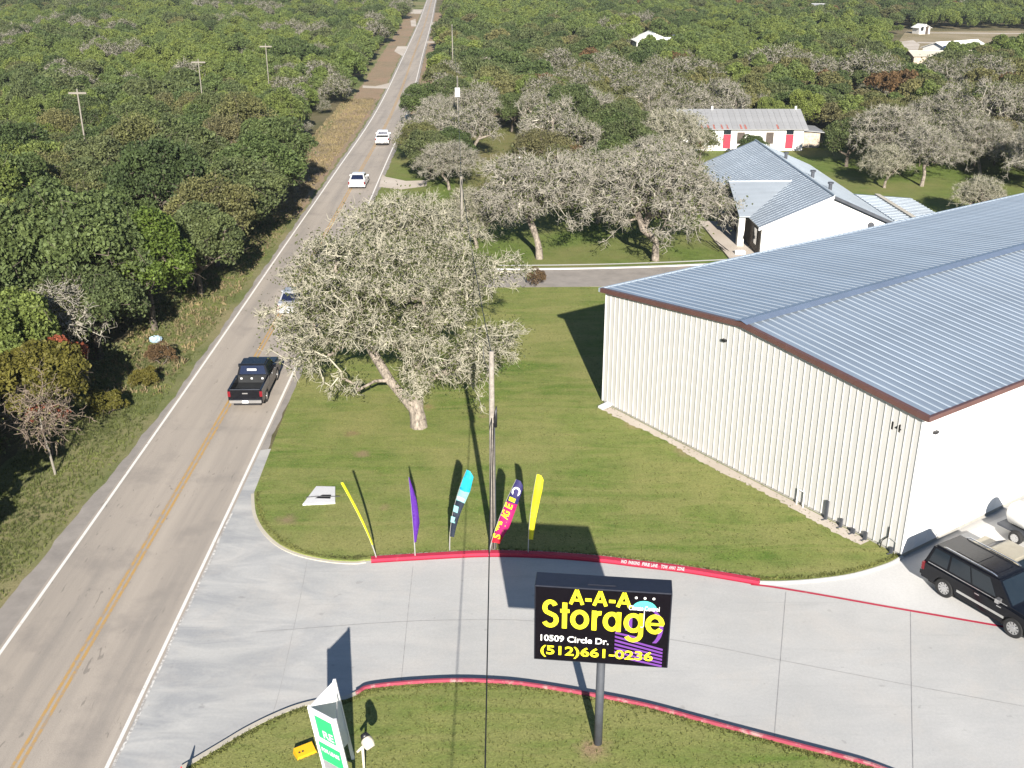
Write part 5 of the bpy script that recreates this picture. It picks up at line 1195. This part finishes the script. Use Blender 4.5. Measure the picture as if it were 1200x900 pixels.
# a second, bigger boned lichen kind for the mid distance
K['lichen'] = [twiggy('L', 90 + i, 6.0, 4.2, 5.2, 1150, M['leaf_lichen'], M['twig'] if i == 0 else M['twig_gray'], M['bark_pale'], 7500, 0.27, 9, 0.6, 0.0145, fork=1.6, lean=0.3, lobes=44, leaf_size=0.1) for i in range(3)]
mid_trees = [('lichen', 0, (-8.2, 77.0), 0.4, 0.98, 'pale lichen oak directly behind the biggest oak at the road edge'),
             ('lichen', 1, tuple(site(632, 303)[:2]), 2.0, 1.06, 'gray spreading oak on the far lawn, left of the two before the office'),
             ('lichen', 2, tuple(site(768, 305)[:2]), 4.2, 1.12, 'gray spreading oak beside the office porch'),
             ('lichen', 1, (8.5, 103.0), 5.0, 0.85, 'gray oak behind and between the two lawn oaks'),
             ('lichen', 0, (-3.2, 94.0), 3.0, 0.62, 'small lichen oak beyond the side road under the wires'),
             ('lichen', 2, (15.0, 112.0), 1.2, 0.8, 'gray oak left of the office roof'),
             ('oak', 0, (-9.6, 124.0), 1.0, 1.0, 'dark green oak on the grass corner by the white vehicles'),
             ('lichen', 2, (-7.0, 118.0), 3.4, 0.62, 'lacy gray tree in front of the grass corner oaks'),
             ('gray', 0, (-5.2, 133.0), 5.1, 1.25, 'gray tree under the wires beyond the grass corner oaks'),
             ('olive', 1, (-11.2, 131.0), 1.9, 1.05, 'olive tree between the grass corner oak and the road'),
             ('lichen', 1, (-9.8, 147.0), 0.9, 0.7, 'pale lacy tree beyond the grass corner, before the dark road edge oak'),
             ('gray', 2, (-5.2, 152.0), 2.9, 1.2, 'gray tree at the head of the pasture strip'),
             ('oak', 2, (-7.2, 128.0), 3.0, 0.9, 'dark green oak just right of the grass corner oak'),
             ('gray', 0, (-12.2, 136), 2.2, 0.9, 'small gray tree behind the grass corner oak at the road'),
             ('oak', 1, (-13.0, 158), 0.4, 1.15, 'dark oak crowding the right road edge farther on'),
             ('oak', 2, (-9.0, 163), 2.4, 1.2, 'big dark oak behind the road edge oak'),
             ('lichen', 1, tuple(site(1080, 218)[:2]), 0.3, 0.75, 'pale gray tree on the grass right of the office wing'),
             ('lichen', 2, tuple(site(1148, 205)[:2]), 2.3, 0.75, 'pale gray tree at the right edge behind the shed roof'),
             ('lichen', 0, (41.8, 119.0), 4.4, 0.55, 'low many stemmed gray tree on the grass behind the office'),
             ('lichen', 0, (46.0, 104.0), 1.4, 0.5, 'low bushy lichen tree just behind the shed roof'),
             ('yellow', 0, (41.2, 108.0), 1.4, 0.35, 'small yellow green bush between the office wing and the shed roof'),
             ('gray', 1, (50.5, 101.0), 1.0, 0.6, 'small gray tree behind the shed roof, right of the low bushy one'),
             ('lichen', 1, (58.0, 116.0), 3.9, 0.8, 'gray tree behind the shed at the far right'),
             ('brown', 0, (1.9, 82.6), 0, 0.36, 'rusty roadside bush at the side road'),
             ('yellow', 0, (-26.4, 54.6), 0.5, 1.2, 'yellow green tree with red edges at the left frame edge'),
             ('gray', 2, (-29.2, 64.0), 0.9, 1.1, 'pale bare gray tree in the left woodland edge'),
             ('bright', 0, (-25.6, 72.0), 2.1, 1.2, 'bright green leafy tree hanging over the verge'),
             ('yellow', 0, (-23.9, 57.6), 2.5, 0.5, 'low yellow green bush on the left verge'),
             ('yellow', 0, (-23.0, 61.6), 4.1, 0.42, 'second low yellow green bush farther along the left verge'),
             ('brown', 0, (-23.1, 65.5), 4.1, 0.40, 'dry rusty bush on the verge under the bright green tree'),
             ('oak', 1, (-24.6, 80.5), 4.1, 1.25, 'tall dark oak overhanging the verge, just beyond the bright green tree'),
             ('olive', 1, (-25.2, 88.0), 0.1, 1.45, 'second tree overhanging the left verge beyond the bright green tree'),
             ('oak', 0, (-25.0, 96.0), 2.1, 1.4, 'third tall tree overhanging the left verge'),
             ('oak', 2, (-25.2, 105.0), 0.7, 1.45, 'fourth tall dark oak overhanging the left verge'),
             ('oak', 1, (-25.6, 114.5), 3.1, 1.5, 'last tall dark oak overhanging the left verge before the brown strip'),
             ('juniper', 1, (-29.0, 125.0), 3.1, 1.2, 'yellow green juniper at the start of the brown roadside strip'),
             ('oak', 0, (-27.6, 66.5), 1.1, 1.15, 'dark oak between the bright green tree and the bare gray one'),
             ('oak', 0, (30, 134), 0.1, 0.6, 'green bush in front of the red doored building'),
             ('olive', 0, (23.5, 134), 2.1, 0.8, 'olive tree at the left end of the red doored building'),
             ('lichen', 0, (19.0, 127), 2.9, 0.85, 'lacy gray tree left of the red doored building'),
             ('lichen', 2, (45.0, 128), 1.9, 0.9, 'gray tree right of the red doored building'),
             ('oak', 2, (41.0, 131), 1.9, 1.0, 'dark oak shading the annex of the red doored building')]
man = []
for kd, i, (x, y), rz, s, lab in mid_trees:
    place(K[kd][i], (x, y, (LZ if (y < 84 and x > -13) else 0) - (1.5 * s if s <= 0.5 and kd != 'lichen' else 0)), rz, s, lab, None, cat='tree' if s > 0.5 else 'bush'); man.append((x, y, (6.0 if kd == 'lichen' else 3.0) * s))
# red leaved trees by the yellow one
K['red'] = [leafy('r', 99, 1.6, 1.4, 2.6, 12, 1800, 0.12, M['leaf_red'], M['bark_dark'], 0.07, name='red_tree')]
for (x, y, s, lab) in ((-29.4, 52.6, 1.0, 'small red leaved tree left of the yellow green tree'), (-26.3, 57.6, 1.25, 'small red leaved tree behind the yellow green tree'), (-25.0, 52.0, 0.8, 'small red leaved tree in front of the yellow green tree')):
    place(K['red'][0], (x, y, 0), x, s, lab, None); man.append((x, y, 1.3))
# slim pale dead trunk on the verge
sp_ = site(65, 556)
t = thing('bare_sapling', 'slim pale bare trunk leaning on the left verge below the yellow tree', 'tree', (sp_.x, sp_.y, 0))
MB().tube([(0, 0, 0), (-0.15, 0.1, 1.2), (-0.35, 0.2, 2.5), (-0.4, 0.3, 3.6)], [0.07, 0.06, 0.045, 0.02], 7).build('trunk', M['pole_light'], t)
g = np.random.default_rng(3); T1 = np.array([-0.4, 0.3, 3.3]) + g.normal(size=(160, 3)) * np.array([0.8, 0.8, 0.8])
tr, cr = tree_meshes('s', g, [(-0.35, 0.2, 2.5), (-0.4, 0.3, 3.3)], T1, 0.03, 0.01, M['bark_pale'], M['twig_brown'], M['leaf_olive'], 4, 0.4, 0.012, 500, 0.07, split_r=0.5)
c = bpy.data.objects.new('crown', cr); C.objects.link(c); c.parent = t
# pale blue litter under the trees
lt = site(183, 401)
t = thing('tarp_bundle', 'crumpled pale blue and white tarp at the foot of the bright green tree', 'tarp', (lt.x, lt.y, 0), 0.3)
bm = bmesh.new(); bmesh.ops.create_icosphere(bm, subdivisions=3, radius=0.36)
for v in bm.verts: v.co = Vector((v.co.x * 1.2, v.co.y * 0.7, max(0, v.co.z * 0.7 + 0.2))) * random.uniform(0.8, 1.15)
me = bpy.data.meshes.new('sheeting'); bm.to_mesh(me); bm.free(); me.materials.append(plain('pale_blue_tarp', (0.3, 0.4, 0.48), 0.6)); o = bpy.data.objects.new('sheeting', me); C.objects.link(o); o.parent = t

# woodland: where trees stand
def vnoise(x, y, s, seed):
    r = lambda i, j: (math.sin(i * 127.1 + j * 311.7 + seed * 74.7) * 43758.5453) % 1.0
    x /= s; y /= s; i, j = math.floor(x), math.floor(y); fx, fy = x - i, y - j; fx = fx * fx * (3 - 2 * fx); fy = fy * fy * (3 - 2 * fy)
    return (r(i, j) * (1 - fx) + r(i + 1, j) * fx) * (1 - fy) + (r(i, j + 1) * (1 - fx) + r(i + 1, j + 1) * fx) * fy
def inpoly(x, y, P):
    c = False; n = len(P)
    for i in range(n):
        (x1, y1), (x2, y2) = P[i], P[i - 1]
        if (y1 > y) != (y2 > y) and x < (x2 - x1) * (y - y1) / (y2 - y1) + x1: c = not c
    return c
S2 = lambda L: [tuple(site(x, y)[:2]) for x, y in L]
clear = [S2([(1040, 72), (1040, 50), (1060, 35), (1250, 35), (1250, 66), (1120, 72)]), S2([(-20, 160), (-20, 144), (18, 143), (28, 152), (20, 160)]), S2([(30, 237), (28, 227), (60, 217), (85, 224), (75, 237)]),
         S2([(742, 69), (745, 52), (800, 52), (800, 69)]), S2([(330, 9), (330, 2), (372, 2), (372, 9)]), [(18, 124), (43, 124), (45, 153), (16, 153)], S2([(1050, 96), (1050, 60), (1115, 60), (1115, 88)]), S2([(355, 112), (355, 98), (385, 98), (385, 112)])]
inv = [(math.floor(x), math.floor(y)) for x, y, _ in man]
trees = []
def free(x, y, pad=1.6):
    for (a, b_, r) in man:
        if (a - x) ** 2 + (b_ - y) ** 2 < (r * 0.72 + pad) ** 2: return False
    return True
y = 24.0
while y < 640:
    st_ = 3.8 if y < 170 else 3.6 if y < 300 else 4.2 if y < 420 else 5.2
    hw = 0.56 * y + 34; x = -hw
    while x < hw:
        px_, py_ = x + random.uniform(-0.45, 0.45) * st_, y + random.uniform(-0.45, 0.45) * st_
        x += st_
        lx, rx_ = edge_x(LEFT, py_), edge_x(RIGHT, py_)
        wl = (5.0 if py_ < 60 else 4.2 if py_ < 105 else 5.6 if py_ < 300 else 4.4)
        wr_ = 3.2
        if px_ < lx - wl - 1.4: side_ = 'left'
        elif px_ > rx_ + wr_ + 1.5: side_ = 'right'
        else: continue
        if side_ == 'right':
            if py_ < 150 and px_ < 1.5 and not (px_ < -5.5 and py_ > 138): continue
            if py_ < 106 and px_ < 19: continue
            if py_ < (128 if px_ < 44 else 119) and 19 <= px_ < 62: continue
            if py_ < 60 + px_ * 0.75: continue
            if inpoly(px_, py_, [(-5, 100), (2, 100), (2, 152), (-5, 156)]): continue
            if px_ < 62 and px_ > 45 and py_ < 122: continue
        if any(inpoly(px_, py_, P) for P in clear): continue
        if py_ < 170 and not free(px_, py_): continue
        a, b_ = vnoise(px_, py_, 22, 1), vnoise(px_, py_, 14, 5); u = random.random()
        if vnoise(px_, py_, 9, 9) < 0.13 and py_ > 70: continue
        if side_ == 'left' and py_ < 128:
            kd = 'gray' if b_ + u * 0.4 > 1.05 else 'oak' if u < 0.66 else 'olive' if u < 0.82 else 'juniper'
        elif side_ == 'left':
            kd = 'gray' if (b_ + u * 0.5 > 1.10) else 'juniper' if a + random.random() * 0.55 > 0.62 else 'oak' if u < 0.72 else 'olive'
        elif py_ < 215: kd = 'gray' if b_ + u * 0.6 > 0.93 else 'oak' if a < 0.42 else 'olive' if u < 0.55 else 'juniper' if u < 0.85 else 'brown'
        else: kd = 'gray' if b_ + u * 0.5 > 1.25 else 'juniper' if a + random.random() * 0.5 > 0.72 else 'oak' if u < 0.68 else 'olive' if u < 0.95 else 'brown'
        sc = random.choice((0.5, 0.65, 0.8, 0.95, 1.05, 1.2, 1.3)) * random.uniform(0.9, 1.12) * (1.16 if (side_ == 'left' and py_ < 120) else 0.97)
        if py_ > 150: sc *= 0.84
        if px_ < lx - 12 and py_ > 120 and kd != 'oak': sc *= 0.85
        trees.append((px_, py_, sc, kd, side_))
    y += st_
trees.sort(key=lambda t: t[0] ** 2 + t[1] ** 2 + (0 if abs(t[0]) < 0.5 * t[1] + 3 else 4e4))
names = {'oak': 'dark green oak', 'juniper': 'yellow green juniper', 'olive': 'dull olive tree', 'gray': 'bare gray tree', 'brown': 'rusty brown tree'}
NEAR = 268
for (x, y, s, kd, sd) in trees[:NEAR]:
    pr = random.choice(K[kd])
    place(pr, (x, y, 0), random.uniform(0, 6.28), (s, s, s * random.uniform(0.9, 1.25)), '%s in the dense woodland %s of the road' % (names[kd], sd), '%ss in the woodland %s of the road' % (names[kd], sd))
rest = trees[NEAR:]
me = bpy.data.meshes.new('far_woodland'); me.vertices.add(len(rest))
me.vertices.foreach_set('co', np.array([(t[0], t[1], 0.0) for t in rest], np.float32).ravel())
at = me.attributes.new('kind_index', 'INT', 'POINT'); at.data.foreach_set('value', np.array([random.choice(F_IDX[t[3]]) for t in rest], np.int32))
at = me.attributes.new('turn', 'FLOAT', 'POINT'); at.data.foreach_set('value', np.array([random.uniform(0, 6.28) for _ in rest], np.float32))
at = me.attributes.new('size', 'FLOAT', 'POINT'); at.data.foreach_set('value', np.array([t[2] for t in rest], np.float32))
me.update()
fw_ = bpy.data.objects.new('far_woodland', me); C.objects.link(fw_)
props(fw_, 'dense mixed green and gray woodland stretching to the horizon', 'woodland', None, 'stuff')
gn = bpy.data.node_groups.new('scatter', 'GeometryNodeTree')
gn.interface.new_socket('Geometry', in_out='INPUT', socket_type='NodeSocketGeometry'); gn.interface.new_socket('Geometry', in_out='OUTPUT', socket_type='NodeSocketGeometry')
gi = gn.nodes.new('NodeGroupInput'); go = gn.nodes.new('NodeGroupOutput'); ip = gn.nodes.new('GeometryNodeInstanceOnPoints'); ci = gn.nodes.new('GeometryNodeCollectionInfo')
ci.inputs['Collection'].default_value = protos; ci.inputs['Separate Children'].default_value = True; ci.inputs['Reset Children'].default_value = True
def attr(nm, dt):
    n = gn.nodes.new('GeometryNodeInputNamedAttribute'); n.data_type = dt; n.inputs[0].default_value = nm
    return n.outputs['Attribute']
ip.inputs['Pick Instance'].default_value = True
cx_ = gn.nodes.new('ShaderNodeCombineXYZ'); gn.links.new(attr('turn', 'FLOAT'), cx_.inputs[2])
gn.links.new(gi.outputs[0], ip.inputs['Points']); gn.links.new(ci.outputs[0], ip.inputs['Instance']); gn.links.new(attr('kind_index', 'INT'), ip.inputs['Instance Index'])
e2r = gn.nodes.new('FunctionNodeEulerToRotation'); gn.links.new(cx_.outputs[0], e2r.inputs[0]); gn.links.new(e2r.outputs[0], ip.inputs['Rotation'])
cs = gn.nodes.new('ShaderNodeCombineXYZ'); sa = attr('size', 'FLOAT')
for i in range(3): gn.links.new(sa, cs.inputs[i])
gn.links.new(cs.outputs[0], ip.inputs['Scale']); gn.links.new(ip.outputs[0], go.inputs[0])
md = fw_.modifiers.new('scatter', 'NODES'); md.node_group = gn
print('trees', len(trees), 'far', len(rest))

# ragged grass over the kerb edges
EDGE = True
# undergrowth along the left woodland edge and weeds on the verge
g = np.random.default_rng(12)
def tufts(name, P, h, mat, label, w=0.035, blades=6):
    n = len(P); Pk = np.repeat(P, blades, 0) + np.concatenate([g.normal(size=(n * blades, 2)) * h * 0.35, np.zeros((n * blades, 1))], 1)
    d = g.normal(size=(n * blades, 3)) * 0.45; d[:, 2] = 1; d = unit(d); H_ = h * g.uniform(0.5, 1.3, n * blades)[:, None]
    s = unit(np.cross(d, g.normal(size=d.shape))) * w
    V = np.stack([Pk - s, Pk + s, Pk + d * H_ + s * 0.3, Pk + d * H_ - s * 0.3], 1).reshape(-1, 3)
    me = np_mesh(name, V, np.arange(len(V)).reshape(-1, 4), [mat]); o = bpy.data.objects.new(name, me); C.objects.link(o)
    return props(o, label, 'grass', None, 'stuff')
ys = 30 + 80 * g.uniform(0, 1, 16000) ** 1.3; xs = np.array([edge_x(LEFT, a) for a in ys]) - 0.9 - g.uniform(0, 1, 16000) ** 0.8 * 5.6 - np.clip((52 - ys) / 16, 0, 1) * 0.7
tufts('verge_weeds', np.stack([xs, ys, np.full(16000, -0.02)], 1), 0.13, M['weed'], 'ragged green weeds along the left verge', 0.016)
ys = g.uniform(60, 190, 4500); xs = np.array([edge_x(LEFT, a) for a in ys]) - 1.2 - g.uniform(0, 1, 4500) * 5.5
kk = (ys > 108) | (g.random(4500) < 0.35); ys = ys[kk]; xs = xs[kk]
tufts('dry_grass', np.stack([xs, ys, np.full(len(ys), -0.02)], 1), 0.26, M['weed_dry'], 'dry tan grass clumps along the left verge', 0.05)
n_ = 9000; ys = g.uniform(28, 120, n_); xs = np.array([edge_x(LEFT, a) for a in ys]) - 5.0 - g.uniform(0, 1, n_) * 16
P = np.stack([xs, ys, g.uniform(0.05, 0.9, n_)], 1); k_ = np.array([vnoise(a, b_, 2.2, 3) for a, b_ in P[:, :2]]) > 0.45; P = P[k_]
P = np.repeat(P, 3, 0) + g.normal(size=(len(P) * 3, 3)) * 0.2
P2 = P[g.random(len(P)) < 0.35] + np.array([0.6, 0, 0.1]); V, Fq = quads(P2, 0.10, g); o = bpy.data.objects.new('scrub', np_mesh('scrub', V, Fq, [M['leaf_olive']])); C.objects.link(o)
props(o, 'dull yellowish scrub mixed into the left woodland edge', 'scrub', None, 'stuff')
V, Fq = quads(P, 0.12, g); o = bpy.data.objects.new('undergrowth', np_mesh('undergrowth', V, Fq, [M['leaf_oak']])); C.objects.link(o)
props(o, 'low dark undergrowth beneath the left woodland edge', 'undergrowth', None, 'stuff')
# short grass on the lawns, seen as a fine nap
n_ = 26000
def lawn_nap(poly, n, name, label):
    P = []; xs_ = [p[0] for p in poly]; ys_ = [p[1] for p in poly]
    X = g.uniform(min(xs_), max(xs_), n); Y = g.uniform(max(24, min(ys_)), min(82, max(ys_)), n)
    k = [i for i in range(n) if inpoly(X[i], Y[i], poly)]
    tufts(name, np.stack([X[k], Y[k], np.full(len(k), LZ - 0.01)], 1), 0.055, M['lawn_blade'], label, 0.016, 4)
M['lawn_blade'] = leaf('lawn_blades', [(0.16, 0.175, 0.06), (0.16, 0.175, 0.06)], 0.5, scale=0.35)
ed = []
for line, n in ((UP, 1500), (UP2, 500), (LO, 1500)):
    for _ in range(n):
        i = random.randrange(len(line) - 1); p = line[i].lerp(line[i + 1], random.random()); d = (line[i + 1] - line[i]).normalized(); nn = Vector((-d.y, d.x)) * (1 if line is not LO else -1)
        k = vnoise(p.x, p.y, 0.8, 2); p = p + nn * (0.16 + abs(random.gauss(0, 0.12)) - 0.10 * k); ed.append((p.x, p.y, LZ - 0.01))
tufts('edge_grass', np.array(ed), 0.06, M['lawn_blade'], 'ragged longer grass along the kerbs', 0.022, 5)
lawn_nap(lawn_poly, 22000, 'lawn_grass', 'short mown grass on the lawn beyond the red kerb')
lawn_nap([(p.x, p.y) for p in LO] + low_end, 9000, 'lawn_grass', 'short mown grass on the lawn round the pole sign')
# ------------------------------------------------------------------ haze
hz = bpy.data.materials.new('haze'); hz.use_nodes = True; ht_ = hz.node_tree; ht_.nodes.remove(ht_.nodes['Principled BSDF'])
pv = ht_.nodes.new('ShaderNodeVolumePrincipled'); pv.inputs['Color'].default_value = (0.9, 0.95, 1, 1); pv.inputs['Density'].default_value = 0.00016; pv.inputs['Anisotropy'].default_value = 0.2
ht_.links.new(pv.outputs[0], ht_.nodes['Material Output'].inputs['Volume'])
MB().box(-1450, 1450, -200, 2750, -1.2, 40).build('haze', hz, kind='stuff')
